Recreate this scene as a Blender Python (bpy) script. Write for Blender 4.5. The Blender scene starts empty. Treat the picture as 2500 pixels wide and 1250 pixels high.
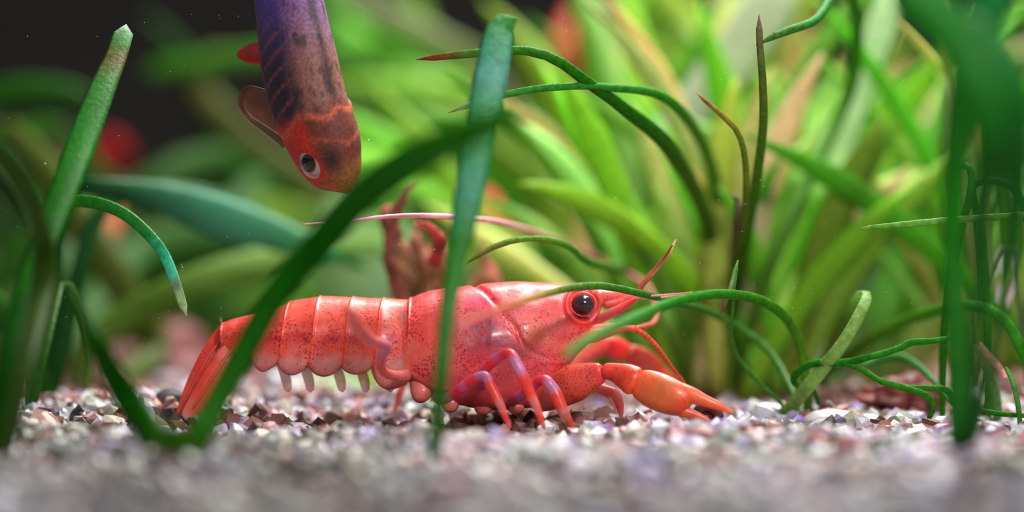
import bpy, math, random
import numpy as np
from mathutils import Vector, Matrix, noise as mnoise

R = random.Random(7)
NR = np.random.RandomState(7)
SC = bpy.context.scene
COL = SC.collection
# scale of the scene: 1 unit = 1 cm (a macro view into an aquarium)
SC.unit_settings.system = 'METRIC'
SC.unit_settings.scale_length = 0.01

# ------------------------------------------------------------------ camera
CAM_Z, CAM_D, FPX = 1.0125, 20.0, 8000.0
cam_d = bpy.data.cameras.new('camera')
cam = bpy.data.objects.new('camera', cam_d)
COL.objects.link(cam)
cam.location = (0, -CAM_D, CAM_Z)
cam.rotation_euler = (math.pi / 2, 0, 0)
cam_d.sensor_width = 36
cam_d.lens = 36 * CAM_D / 6.25
cam_d.clip_start = 0.5
cam_d.clip_end = 200
cam_d.dof.use_dof = True
cam_d.dof.focus_distance = 19.95
cam_d.dof.aperture_fstop = 0.205
SC.camera = cam

# ------------------------------------------------------------------ world, lights, exposure
w = bpy.data.worlds.new('world')
SC.world = w
w.use_nodes = True
w.node_tree.nodes['Background'].inputs[0].default_value = (0.95, 0.96, 1.0, 1)
w.node_tree.nodes['Background'].inputs[1].default_value = 0.27


def area(name, loc, target, size, power, color):
    l = bpy.data.lights.new(name, 'AREA')
    l.shape = 'RECTANGLE'
    l.size, l.size_y = size
    l.energy = power
    l.color = color
    o = bpy.data.objects.new(name, l)
    COL.objects.link(o)
    o.location = loc
    o.rotation_euler = (Vector(target) - Vector(loc)).to_track_quat('-Z', 'Y').to_euler()
    return o


area('lamp_bar', (2.6, 1.4, 11), (1.2, 1.4, 0), (7, 2.5), 1300, (1.0, 0.97, 0.95))
area('lamp_bar_rear', (4.6, 12, 15), (3.6, 12.5, 0), (9, 10), 8200, (1.0, 0.98, 0.90))
area('front_flash', (4.5, -13, 8.0), (0.7, 0.5, 1.0), (2.0, 2.0), 95, (1.0, 0.96, 0.97)).data.spread = 0.75
SC.view_settings.view_transform = 'Standard'
SC.view_settings.look = 'None'
SC.view_settings.gamma = 1
SC.view_settings.use_curve_mapping = False
SC.view_settings.exposure = 0.0


# ------------------------------------------------------------------ helpers
def lin(c):
    c = np.asarray(c, float) / 255.0
    return np.where(c <= 0.04045, c / 12.92, ((c + 0.055) / 1.055) ** 2.4)


def YD(y):
    """the rear of the tank lies deeper than the planting plan's own numbers"""
    return y if y <= 4 else 4 + (y - 4) * 2.7


def P(px, py, y=0.0):
    """a point of the scene at depth y, measured off the photograph"""
    y = YD(y)
    d = CAM_D + y
    return np.array([(px - 1250) / FPX * d, y, CAM_Z - (py - 625) / FPX * d])


def U(px, y=0.0):
    return px / FPX * (CAM_D + YD(y))


def smooth(x, a, b):
    t = np.clip((x - a) / (b - a), 0, 1)
    return t * t * (3 - 2 * t)


def catmull(pts, n):
    """pts (k,m) -> (n,m) through the points, evenly by chord length"""
    pts = np.asarray(pts, float)
    if len(pts) < 3:
        t = np.linspace(0, 1, n)[:, None]
        return pts[0] * (1 - t) + pts[-1] * t
    q = np.vstack([2 * pts[0] - pts[1], pts, 2 * pts[-1] - pts[-2]])
    out = []
    for i in range(1, len(q) - 2):
        p0, p1, p2, p3 = q[i - 1], q[i], q[i + 1], q[i + 2]
        for t in np.linspace(0, 1, 16, endpoint=False):
            out.append(0.5 * (2 * p1 + (p2 - p0) * t + (2 * p0 - 5 * p1 + 4 * p2 - p3) * t * t + (3 * p1 - p0 - 3 * p2 + p3) * t ** 3))
    out.append(q[-2])
    out = np.array(out)
    s = np.r_[0, np.cumsum(np.linalg.norm(np.diff(out[:, :3], axis=0), axis=1))]
    s /= max(s[-1], 1e-9)
    tt = np.linspace(0, 1, n)
    return np.stack([np.interp(tt, s, out[:, k]) for k in range(out.shape[1])], 1)


def mesh_obj(name, verts, faces, mat, parent=None, cols=None, flat=False, color=None):
    me = bpy.data.meshes.new(name)
    me.from_pydata([tuple(v) for v in verts], [], [tuple(f) for f in faces])
    if cols is not None:
        cols = np.asarray(cols, float)
        if cols.shape[1] == 3:
            cols = np.hstack([cols, np.zeros((len(cols), 1))])
        a = me.color_attributes.new('Col', 'FLOAT_COLOR', 'POINT')
        a.data.foreach_set('color', cols.astype(np.float32).ravel())
    me.polygons.foreach_set('use_smooth', [not flat] * len(me.polygons))
    me.materials.append(mat)
    me.update()
    o = bpy.data.objects.new(name, me)
    COL.objects.link(o)
    if color is not None:
        o.color = (*color, 1)
    if parent is not None:
        o.parent = parent
        o.matrix_parent_inverse = Matrix.Translation(-parent.location) if parent.parent is None else Matrix.Identity(4)
    return o


def thing(name, loc, label, cat, group=None):
    o = bpy.data.objects.new(name, None)
    COL.objects.link(o)
    o.location = loc
    o.empty_display_size = 0.2
    o['label'] = label
    o['category'] = cat
    if group:
        o['group'] = group
    return o


def tag(o, label, cat, group=None):
    o['label'] = label
    o['category'] = cat
    if group:
        o['group'] = group
    return o


def ring_mesh(ring_pts, closed_ends=True):
    """ring_pts (n, s, 3) -> verts, faces"""
    n, s, _ = ring_pts.shape
    v = ring_pts.reshape(-1, 3)
    f = []
    for i in range(n - 1):
        for j in range(s):
            k = (j + 1) % s
            f.append((i * s + j, i * s + k, (i + 1) * s + k, (i + 1) * s + j))
    if closed_ends:
        f.append(tuple(range(s))[::-1])
        f.append(tuple(range((n - 1) * s, n * s)))
    return v, f


def sweep(path, A, B, W, sides=8):
    """elliptic tube along path: A half-width along W, B half-thickness"""
    path = np.asarray(path, float)
    n = len(path)
    A = np.broadcast_to(A, n)
    B = np.broadcast_to(B, n)
    T = np.gradient(path, axis=0)
    T /= np.linalg.norm(T, axis=1, keepdims=True) + 1e-12
    W = np.broadcast_to(np.asarray(W, float), (n, 3)).copy()
    W -= T * np.sum(W * T, axis=1, keepdims=True)
    ln = np.linalg.norm(W, axis=1, keepdims=True)
    W /= np.where(ln < 1e-6, 1, ln)
    N = np.cross(T, W)
    th = np.linspace(0, 2 * math.pi, sides, endpoint=False)
    c, s = np.cos(th), np.sin(th)
    return path[:, None, :] + W[:, None, :] * (A[:, None] * c)[:, :, None] + N[:, None, :] * (B[:, None] * s)[:, :, None]


def face_w(path):
    """a width direction that turns the flat of a blade roughly towards the front glass"""
    T = np.gradient(np.asarray(path), axis=0)
    T /= np.linalg.norm(T, axis=1, keepdims=True) + 1e-12
    W = np.cross(T, np.array([0, 1.0, 0]))
    ln = np.linalg.norm(W, axis=1, keepdims=True)
    W = np.where(ln < 0.05, np.array([1.0, 0, 0]), W)
    return W / (np.linalg.norm(W, axis=1, keepdims=True) + 1e-12)


# ------------------------------------------------------------------ materials
def new_mat(name):
    m = bpy.data.materials.new(name)
    m.use_nodes = True
    nt = m.node_tree
    b = nt.nodes['Principled BSDF']
    return m, nt, b


def nd(nt, kind, **kw):
    n = nt.nodes.new(kind)
    for k, v in kw.items():
        if k.startswith('i_'):
            n.inputs[k[2:].replace('_', ' ')].default_value = v
        else:
            setattr(n, k, v)
    return n


def leaf_material(name, transl=0.45, rough=0.38, spec=0.5):
    m, nt, b = new_mat(name)
    L = nt.links.new
    at = nd(nt, 'ShaderNodeAttribute', attribute_name='Col')
    tc = nd(nt, 'ShaderNodeTexCoord')
    nz = nd(nt, 'ShaderNodeTexNoise')
    nz.inputs['Scale'].default_value = 26
    nz.inputs['Detail'].default_value = 4
    L(tc.outputs['Object'], nz.inputs['Vector'])
    mr = nd(nt, 'ShaderNodeMapRange')
    mr.inputs['From Min'].default_value = 0.3
    mr.inputs['From Max'].default_value = 0.7
    mr.inputs['To Min'].default_value = 0.72
    mr.inputs['To Max'].default_value = 1.3
    L(nz.outputs['Fac'], mr.inputs['Value'])
    vm = nd(nt, 'ShaderNodeVectorMath', operation='SCALE')
    L(at.outputs['Color'], vm.inputs[0])
    L(mr.outputs[0], vm.inputs['Scale'])
    L(vm.outputs[0], b.inputs['Base Color'])
    b.inputs['Roughness'].default_value = rough
    b.inputs['Specular IOR Level'].default_value = spec
    tr = nd(nt, 'ShaderNodeBsdfTranslucent')
    L(vm.outputs[0], tr.inputs['Color'])
    mx = nd(nt, 'ShaderNodeMixShader')
    mx.inputs[0].default_value = transl
    L(b.outputs[0], mx.inputs[1])
    L(tr.outputs[0], mx.inputs[2])
    vo = nd(nt, 'ShaderNodeTexVoronoi')
    vo.inputs['Scale'].default_value = 45
    L(tc.outputs['Object'], vo.inputs['Vector'])
    bp = nd(nt, 'ShaderNodeBump')
    bp.inputs['Strength'].default_value = 0.35
    bp.inputs['Distance'].default_value = 0.01
    L(vo.outputs['Distance'], bp.inputs['Height'])
    L(bp.outputs[0], b.inputs['Normal'])
    L(mx.outputs[0], nt.nodes['Material Output'].inputs['Surface'])
    return m


M_LEAF = leaf_material('leaf_green', 0.5, 0.5, 0.3)
M_WAXY = leaf_material('leaf_waxy', 0.5, 0.5, 0.12)


def shell_material(name, dot_scale=52, sss=0.35, alpha=1.0, rough=0.3, tint=(1.0, 0.76, 0.76), dotty=True, grain=0.5, pale=0.42):
    m, nt, b = new_mat(name)
    L = nt.links.new
    at = nd(nt, 'ShaderNodeAttribute', attribute_name='Col')
    tc = nd(nt, 'ShaderNodeTexCoord')
    base = at.outputs['Color']
    nz = nd(nt, 'ShaderNodeTexNoise')
    nz.inputs['Scale'].default_value = 9
    nz.inputs['Detail'].default_value = 5
    nz.inputs['Roughness'].default_value = 0.6
    L(tc.outputs['Object'], nz.inputs['Vector'])
    mr = nd(nt, 'ShaderNodeMapRange')
    mr.inputs['From Min'].default_value = 0.32
    mr.inputs['From Max'].default_value = 0.68
    mr.inputs['To Min'].default_value = 0.80
    mr.inputs['To Max'].default_value = 1.22
    L(nz.outputs['Fac'], mr.inputs['Value'])
    sc0 = nd(nt, 'ShaderNodeVectorMath', operation='MULTIPLY')
    L(base, sc0.inputs[0])
    sc0.inputs[1].default_value = tint
    sc = nd(nt, 'ShaderNodeVectorMath', operation='SCALE')
    L(sc0.outputs[0], sc.inputs[0])
    L(mr.outputs[0], sc.inputs['Scale'])
    out = sc.outputs[0]
    if dotty:
        # cloudy translucent patches and a fine red grain in the shell
        n4 = nd(nt, 'ShaderNodeTexNoise')
        n4.inputs['Scale'].default_value = 5.5
        n4.inputs['Detail'].default_value = 4
        n4.inputs['Distortion'].default_value = 0.6
        L(tc.outputs['Object'], n4.inputs['Vector'])
        r4 = nd(nt, 'ShaderNodeMapRange')
        r4.inputs['From Min'].default_value = 0.5
        r4.inputs['From Max'].default_value = 0.72
        r4.inputs['To Max'].default_value = pale
        L(n4.outputs['Fac'], r4.inputs['Value'])
        x4 = nd(nt, 'ShaderNodeMix', data_type='RGBA')
        L(r4.outputs[0], x4.inputs['Factor'])
        L(out, x4.inputs[6])
        x4.inputs[7].default_value = (*lin((218, 128, 120)), 1)
        n5 = nd(nt, 'ShaderNodeTexNoise')
        n5.inputs['Scale'].default_value = 16
        n5.inputs['Detail'].default_value = 6
        n5.inputs['Roughness'].default_value = 0.75
        L(tc.outputs['Object'], n5.inputs['Vector'])
        r5 = nd(nt, 'ShaderNodeMapRange')
        r5.inputs['From Min'].default_value = 0.52
        r5.inputs['From Max'].default_value = 0.66
        r5.inputs['To Max'].default_value = grain
        L(n5.outputs['Fac'], r5.inputs['Value'])
        x5 = nd(nt, 'ShaderNodeMix', data_type='RGBA')
        L(r5.outputs[0], x5.inputs['Factor'])
        L(x4.outputs[2], x5.inputs[6])
        x5.inputs[7].default_value = (*lin((226, 44, 44)), 1)
        out = x5.outputs[2]
        for scale, r, colr, amt in ((dot_scale, 0.46, (0.55, 0.012, 0.02), 1.0), (dot_scale * 0.62, 0.26, (0.16, 0.01, 0.02), 0.9)):
            vo = nd(nt, 'ShaderNodeTexVoronoi')
            vo.inputs['Scale'].default_value = scale
            L(tc.outputs['Object'], vo.inputs['Vector'])
            n2 = nd(nt, 'ShaderNodeTexNoise')
            n2.inputs['Scale'].default_value = 7 if amt == 1.0 else 10
            n2.inputs['Detail'].default_value = 2
            L(tc.outputs['Object'], n2.inputs['Vector'])
            # radius of each dot = density attribute x patchy noise
            m1 = nd(nt, 'ShaderNodeMapRange')
            m1.inputs['From Min'].default_value = 0.38
            m1.inputs['From Max'].default_value = 0.62
            m1.inputs['To Min'].default_value = 0.15 if amt == 1.0 else 0.0
            m1.inputs['To Max'].default_value = r * 1.25
            L(n2.outputs['Fac'], m1.inputs['Value'])
            m2 = nd(nt, 'ShaderNodeMath', operation='MULTIPLY')
            L(m1.outputs[0], m2.inputs[0])
            L(at.outputs['Alpha'], m2.inputs[1])
            m3 = nd(nt, 'ShaderNodeMath', operation='SUBTRACT')
            L(m2.outputs[0], m3.inputs[0])
            L(vo.outputs['Distance'], m3.inputs[1])
            m4 = nd(nt, 'ShaderNodeMapRange')
            m4.inputs['From Min'].default_value = -0.06
            m4.inputs['From Max'].default_value = 0.06
            m4.inputs['To Max'].default_value = 0.85 * amt
            L(m3.outputs[0], m4.inputs['Value'])
            mx = nd(nt, 'ShaderNodeMix', data_type='RGBA')
            L(m4.outputs[0], mx.inputs['Factor'])
            L(out, mx.inputs[6])
            mx.inputs[7].default_value = (*colr, 1)
            out = mx.outputs[2]
    L(out, b.inputs['Base Color'])
    b.inputs['Roughness'].default_value = rough
    b.inputs['Subsurface Weight'].default_value = sss
    b.inputs['Subsurface Radius'].default_value = (1.0, 0.35, 0.3)
    b.inputs['Subsurface Scale'].default_value = 0.08
    b.inputs['Coat Weight'].default_value = 0.18
    b.inputs['Coat Roughness'].default_value = 0.15
    bp = nd(nt, 'ShaderNodeBump')
    bp.inputs['Strength'].default_value = 0.25
    bp.inputs['Distance'].default_value = 0.012
    n3 = nd(nt, 'ShaderNodeTexNoise')
    n3.inputs['Scale'].default_value = 30
    n3.inputs['Detail'].default_value = 3
    L(tc.outputs['Object'], n3.inputs['Vector'])
    L(n3.outputs['Fac'], bp.inputs['Height'])
    L(bp.outputs[0], b.inputs['Normal'])
    if alpha < 1:
        b.inputs['Alpha'].default_value = alpha
    return m


M_SHELL = shell_material('crayfish_shell', 54, 0.3, 1.0, 0.42)
M_LIMB = shell_material('crayfish_limb', 60, 0.35, 0.74, 0.38, (1, 0.95, 1.0), grain=0.0, pale=0.0)
M_CLAW = shell_material('crayfish_claw', 62, 0.4, 0.9, 0.42, (1.0, 1.0, 0.7), grain=0.1, pale=0.12)
M_FAN = shell_material('crayfish_fan', 60, 0.3, 0.9, 0.4, (1.05, 0.95, 0.9), grain=0.5, pale=0.5)
M_THIN = shell_material('thin_membrane', 60, 0.1, 0.38, 0.35, dotty=False)
M_FLAG = shell_material('antenna_skin', 60, 0.1, 0.9, 0.5, (1, 0.95, 0.9), dotty=False)


def plain(name, color, rough=0.5, alpha=1, coat=0, bump=0, scale=30, var=0.0, sss=0.0, trans=0.0):
    m, nt, b = new_mat(name)
    L = nt.links.new
    b.inputs['Roughness'].default_value = rough
    b.inputs['Coat Weight'].default_value = coat
    b.inputs['Alpha'].default_value = alpha
    b.inputs['Subsurface Weight'].default_value = sss
    b.inputs['Subsurface Scale'].default_value = 0.1
    b.inputs['Transmission Weight'].default_value = trans
    tc = nd(nt, 'ShaderNodeTexCoord')
    nz = nd(nt, 'ShaderNodeTexNoise')
    nz.inputs['Scale'].default_value = scale
    nz.inputs['Detail'].default_value = 5
    L(tc.outputs['Object'], nz.inputs['Vector'])
    mr = nd(nt, 'ShaderNodeMapRange')
    mr.inputs['From Min'].default_value = 0.3
    mr.inputs['From Max'].default_value = 0.7
    mr.inputs['To Min'].default_value = 1 - var
    mr.inputs['To Max'].default_value = 1 + var
    L(nz.outputs['Fac'], mr.inputs['Value'])
    vm = nd(nt, 'ShaderNodeVectorMath', operation='SCALE')
    if color == 'attr':
        at = nd(nt, 'ShaderNodeAttribute', attribute_name='Col')
        L(at.outputs['Color'], vm.inputs[0])
    elif color == 'obj':
        at = nd(nt, 'ShaderNodeObjectInfo')
        L(at.outputs['Color'], vm.inputs[0])
    else:
        vm.inputs[0].default_value = tuple(lin(color))
    L(mr.outputs[0], vm.inputs['Scale'])
    L(vm.outputs[0], b.inputs['Base Color'])
    if bump:
        bp = nd(nt, 'ShaderNodeBump')
        bp.inputs['Strength'].default_value = bump
        bp.inputs['Distance'].default_value = 0.02
        L(nz.outputs['Fac'], bp.inputs['Height'])
        L(bp.outputs[0], b.inputs['Normal'])
    return m


M_WALL = plain('dark_rear_wall', (26, 22, 20), 0.9, var=0.15, scale=0.5)
M_FLOOR = plain('silt', (70, 58, 52), 0.9, bump=0.4, var=0.3, scale=12)
M_STONE = plain('grain', 'obj', 0.35, bump=0.5, scale=25, var=0.28, coat=0.25)
M_GRAVEL = plain('gravel_mix', 'attr', 0.4, scale=25, var=0.25)
M_EYE = plain('crayfish_eye', 'attr', 0.18, coat=0.6, scale=12, var=0.3)
M_FISH = plain('fish_skin', 'attr', 0.6, coat=0.0, scale=55, var=0.45, bump=0.15, sss=0.1)
M_FISHEYE = plain('fish_eye', 'attr', 0.15, coat=0.8, scale=30, var=0.1)
M_FINRED = plain('fin_red', (190, 25, 20), 0.4, 0.9, var=0.3, scale=14)
M_FINBROWN = plain('fin_brown', (105, 60, 38), 0.6, 0.5, var=0.3, scale=14)
M_FINCLEAR = plain('fin_clear', (150, 80, 55), 0.4, 0.40, var=0.3, scale=14)
M_HAIR = plain('bristle', (205, 150, 135), 0.5, 0.55)
M_SPECK = plain('speck', (225, 230, 235), 0.4)
M_DEAD = plain('withered_tissue', 'attr', 0.85, bump=0.6, scale=9, var=0.45)
M_ROCK = plain('rock', 'attr', 0.6, bump=0.5, scale=4, var=0.3)


# ------------------------------------------------------------------ setting: floor, rear wall
def ground_h(x, y):
    """height of the gravel bed"""
    x = np.asarray(x, float)
    y = np.asarray(y, float)
    h = 0.10 * np.exp(-((x + 2.5) / 1.1) ** 2 - ((y - 0.9) / 1.3) ** 2)
    h += 0.05 * np.sin(1.3 * x + 0.6) * np.cos(0.9 * y + 0.4) * smooth(y, -3, 1)
    h += 0.03 * np.sin(3.1 * x + 1.9 * y)
    h -= 0.05 * smooth(y, 3, 7) + 0.028 * np.maximum(0, y - 5)
    h -= 0.06 * np.exp(-((x - 0.1) / 1.5) ** 2 - ((y + 0.2) / 0.8) ** 2)
    return h - 0.03


gx = np.linspace(-34, 34, 261)
gy = np.linspace(-9, 36, 181)
X, Y = np.meshgrid(gx, gy)
Z = ground_h(X, Y) - 0.05
nv = len(gx)
ff = [(j * nv + i, j * nv + i + 1, (j + 1) * nv + i + 1, (j + 1) * nv + i) for j in range(len(gy) - 1) for i in range(nv - 1)]
floor = mesh_obj('floor', np.stack([X.ravel(), Y.ravel(), Z.ravel()], 1), ff, M_FLOOR)
floor['kind'] = 'structure'
vv = [(a * 34, b, c) for b in (36, 36.4) for a, c in ((-1, -1.6), (1, -1.6), (1, 26), (-1, 26))]
wall = mesh_obj('wall_back', vv, [(0, 1, 2, 3), (4, 7, 6, 5), (0, 3, 7, 4), (1, 5, 6, 2), (3, 2, 6, 7), (0, 4, 5, 1)], M_WALL, flat=True)
wall['kind'] = 'structure'

# --- gravel
ICO_V = []
t_ = (1 + 5 ** 0.5) / 2
for a, b_, c in [(-1, t_, 0), (1, t_, 0), (-1, -t_, 0), (1, -t_, 0), (0, -1, t_), (0, 1, t_), (0, -1, -t_), (0, 1, -t_), (t_, 0, -1), (t_, 0, 1), (-t_, 0, -1), (-t_, 0, 1)]:
    ICO_V.append((a, b_, c))
ICO_V = np.array(ICO_V) / np.linalg.norm(ICO_V[0])
ICO_F = np.array([(0, 11, 5), (0, 5, 1), (0, 1, 7), (0, 7, 10), (0, 10, 11), (1, 5, 9), (5, 11, 4), (11, 10, 2), (10, 7, 6), (7, 1, 8),
                  (3, 9, 4), (3, 4, 2), (3, 2, 6), (3, 6, 8), (3, 8, 9), (4, 9, 5), (2, 4, 11), (6, 2, 10), (8, 6, 7), (9, 8, 1)])

PAL = [((205, 200, 215), 20), ((188, 190, 200), 14), ((196, 168, 182), 12), ((165, 150, 190), 9), ((215, 205, 190), 9), ((120, 75, 70), 10),
       ((168, 105, 98), 9), ((90, 50, 48), 6), ((130, 140, 128), 8), ((95, 105, 90), 5), ((200, 130, 135), 5), ((150, 125, 200), 3), ((60, 50, 52), 5)]
PC = np.array([lin(c) for c, _ in PAL])
PW = np.array([w_ for _, w_ in PAL], float)
PW /= PW.sum()


def grain_colors(n, x, y):
    idx = NR.choice(len(PAL), n, p=PW)
    c = PC[idx].copy()
    # the brown patch of crushed stone under the animal, and greyer grains to the left front, darkened to paint in light falloff
    brown = np.exp(-((x + 0.6) / 1.3) ** 2 - ((y - 0.1) / 0.9) ** 2)
    brown = np.maximum(brown, 0.85 * np.exp(-((x - 2.6) / 0.8) ** 2 - ((y - 1.6) / 0.7) ** 2))
    mulm = 0.85 * smooth(y, 1.4, 3.6) * (1 - 0.9 * np.exp(-((x + 1.6) / 0.9) ** 2))
    brown = np.maximum(brown, mulm)
    pick = NR.rand(n) < brown * 0.95
    c[pick] = lin((128, 84, 76)) * (0.6 + 0.8 * NR.rand(pick.sum(), 1))
    grey = NR.rand(n) < 0.5 * smooth(-x, -0.5, 1.5) * smooth(-y, 0.5, 2.0)
    c[grey] = lin((142, 138, 130)) * (0.35 + 0.65 * NR.rand(grey.sum(), 1))
    # clumps of lighter, lilac and darker grains
    cl_ = np.array([mnoise.noise(Vector((a * 1.7, b * 1.1, 4.0))) for a, b in zip(x, y)])[:, None]
    c *= (0.62 + 0.5 * NR.rand(n, 1)) * (1 + 0.55 * cl_)
    c *= 1 + cl_ * np.array([-0.25, -0.3, 0.15]) * np.clip(-cl_ * 3, 0, 1)
    return c


def make_gravel(nmax):
    pts = []
    y = -8.4
    while y < 28.0:
        step = 0.115 if y < 3.5 else (0.16 if y < 8 else 0.3)
        half = (CAM_D + y) * 0.165 + 2.6
        n = int(2 * half / step)
        xs = np.linspace(-half, half, n) + NR.uniform(-0.45, 0.45, n) * step
        ys = y + NR.uniform(-0.5, 0.5, n) * step
        r = step * NR.uniform(0.42, 0.78, n)
        r = np.where(NR.rand(n) < 0.05, r * 1.35, r)
        pts.append(np.stack([xs, ys, r], 1))
        y += step * 0.95
    return np.vstack(pts)


G = make_gravel(0)
gxs, gys, grs = G[:, 0], G[:, 1], G[:, 2]
gz = ground_h(gxs, gys) - 0.02 + NR.uniform(-0.25, 0.35, len(G)) * grs
gcol = grain_colors(len(G), gxs, gys)
# grains built one by one: the ones that show largest, spread over the visible bed
show = grs / (CAM_D + gys) * np.where(np.abs(gxs) < (CAM_D + gys) * 0.156, 1, 0) * np.where(gys < 2.2, 1, 0)
front = np.where((gys > -7.2) & (gys < -2.5))[0]
mid = np.where((gys >= -2.5) & (gys < 2.2))[0]
top = np.r_[front[np.argsort(-show[front])][:120], mid[np.argsort(-(show[mid] * (1 + 0.0 * gys[mid])))][:180]]
single = np.zeros(len(G), bool)
single[top] = True


def grain_shape(k, flatness=0.75):
    rs = np.random.RandomState(k)
    v = ICO_V * (1 + rs.uniform(-0.28, 0.28, (12, 1)))
    v = v * np.array([1, rs.uniform(0.7, 1.0), rs.uniform(0.55, 0.95)])
    q, _ = np.linalg.qr(rs.normal(size=(3, 3)))
    return v @ q


shapes = [grain_shape(k) for k in range(24)]
rest = np.where(~single)[0]
V = np.empty((len(rest), 12, 3), np.float32)
for k, i in enumerate(rest):
    V[k] = shapes[i % 24] * grs[i] + (gxs[i], gys[i], gz[i])
Fz = (ICO_F[None] + (np.arange(len(rest)) * 12)[:, None, None]).reshape(-1, 3)
me = bpy.data.meshes.new('gravel')
me.vertices.add(len(rest) * 12)
me.vertices.foreach_set('co', V.ravel())
me.loops.add(len(Fz) * 3)
me.loops.foreach_set('vertex_index', Fz.astype(np.int32).ravel())
me.polygons.add(len(Fz))
me.polygons.foreach_set('loop_start', np.arange(0, len(Fz) * 3, 3, dtype=np.int32))
me.update(calc_edges=True)
me.polygons.foreach_set('use_smooth', [False] * len(Fz))
ca = me.color_attributes.new('Col', 'FLOAT_COLOR', 'POINT')
cc = np.ones((len(rest), 12, 4), np.float32)
cc[:, :, :3] = gcol[rest][:, None, :]
ca.data.foreach_set('color', cc.ravel())
me.materials.append(M_GRAVEL)
gravel = bpy.data.objects.new('gravel', me)
COL.objects.link(gravel)
gravel.parent = floor
gravel['kind'] = 'stuff'


def subdivided_grain(v):
    """62-vertex version would be too heavy: split each edge once (80 triangles) for the picked stones"""
    vs = [tuple(p) for p in v]
    cache = {}
    fs = []

    def mid_(a, b):
        key = (min(a, b), max(a, b))
        if key not in cache:
            m = (np.array(vs[a]) + np.array(vs[b])) * 0.5
            m *= 1.09
            cache[key] = len(vs)
            vs.append(tuple(m))
        return cache[key]
    for a, b, c in ICO_F:
        ab, bc, ca_ = mid_(a, b), mid_(b, c), mid_(c, a)
        fs += [(a, ab, ca_), (b, bc, ab), (c, ca_, bc), (ab, bc, ca_)]
    return vs, fs


stone_meshes = []
for k in range(10):
    vs, fs = subdivided_grain(shapes[k])
    me = bpy.data.meshes.new('stone')
    me.from_pydata(vs, [], fs)
    me.materials.append(M_STONE)
    stone_meshes.append(me)
for k, i in enumerate(np.where(single)[0]):
    o = bpy.data.objects.new('stone', stone_meshes[k % 10])
    COL.objects.link(o)
    o.parent = floor
    o.location = (gxs[i], gys[i], gz[i])
    o.scale = (grs[i] * 1.02,) * 3
    o.rotation_euler = (R.uniform(0, 6), R.uniform(0, 6), R.uniform(0, 6))
    o.color = (*gcol[i], 1)


# ------------------------------------------------------------------ leaves
def leaf(spec, cols, parent=None, name='leaf', thick=0.35, mat=None, n=30, tip='round', sides=8, turn=0.0, rough=0.0):
    """spec: rows (px, py, depth, width_px) from base to tip; cols: rows (t, (r,g,b))"""
    spec = np.array(spec, float)
    p3 = np.array([P(a, b, c) for a, b, c, _ in spec])
    wd = np.array([U(d, c) for _, _, c, d in spec])
    q = catmull(np.hstack([p3, wd[:, None]]), n)
    return leaf3(q[:, :3], q[:, 3] * 0.5, cols, parent, name, thick, mat, tip, sides, turn, rough)


LEAF_GAIN = np.array([2.9, 1.9, 0.6])
SOFT_GAIN = np.array([1.4, 1.3, 1.35])  # lifts the soft leaves' colours in place of a slight water haze


def leaf3(path, half, cols, parent=None, name='leaf', thick=0.35, mat=None, tip='round', sides=8, turn=0.0, rough=0.0):
    n = len(path)
    t = np.linspace(0, 1, n)
    half = half.copy()
    s = np.r_[0, np.cumsum(np.linalg.norm(np.diff(path, axis=0), axis=1))]
    left = s[-1] - s
    if tip == 'round':
        r = np.clip(left / (half[-1] * 1.6 + 1e-6), 0, 1)
        half = half * np.sqrt(1 - (1 - r) ** 2 + 0.004)
    else:
        half = half * np.clip(left / (s[-1] * 0.22), 0.05, 1) ** 0.7
    if rough:
        half = half * (1 + rough * np.sin(t * 53 + 1.3) * np.sin(t * 31))
    W = face_w(path)
    if turn:
        T = np.gradient(path, axis=0)
        T /= np.linalg.norm(T, axis=1, keepdims=True) + 1e-12
        N = np.cross(T, W)
        W = W * math.cos(turn) + N * math.sin(turn)
    rg = sweep(path, half, np.maximum(half * thick, 0.004), W, sides)
    v, f = ring_mesh(rg)
    ts = np.array([c[0] for c in cols])
    cv = np.array([lin(c[1]) for c in cols])
    if mat is None or mat is M_LEAF:
        cv = np.clip(cv * SOFT_GAIN, 0, 0.9)
    else:
        cv = cv * (1 + (LEAF_GAIN - 1) * np.clip(1 - 3.0 * cv[:, 1:2], 0, 1) * np.clip(1.5 - 1.6 * cv[:, :1] / cv[:, 1:2], 0, 1))
    cc = np.stack([np.interp(t, ts, cv[:, k]) for k in range(3)], 1)
    cc = np.repeat(cc, sides, axis=0)
    return mesh_obj(name, v, f, mat or M_LEAF, parent, cc)


def base_at(px, y):
    y = YD(y)
    x = (px - 1250) / FPX * (CAM_D + y)
    return (x, y, float(ground_h(x, y)) - 0.02)


def root_px(px, y):
    """pixel row where the ground lies at that depth (a leaf's root)"""
    b = base_at(px, y)
    return 625 + (CAM_Z - b[2] + 0.03) * FPX / (CAM_D + b[1])


G1, G2, G3 = (38, 118, 20), (60, 150, 40), (120, 180, 70)

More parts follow.
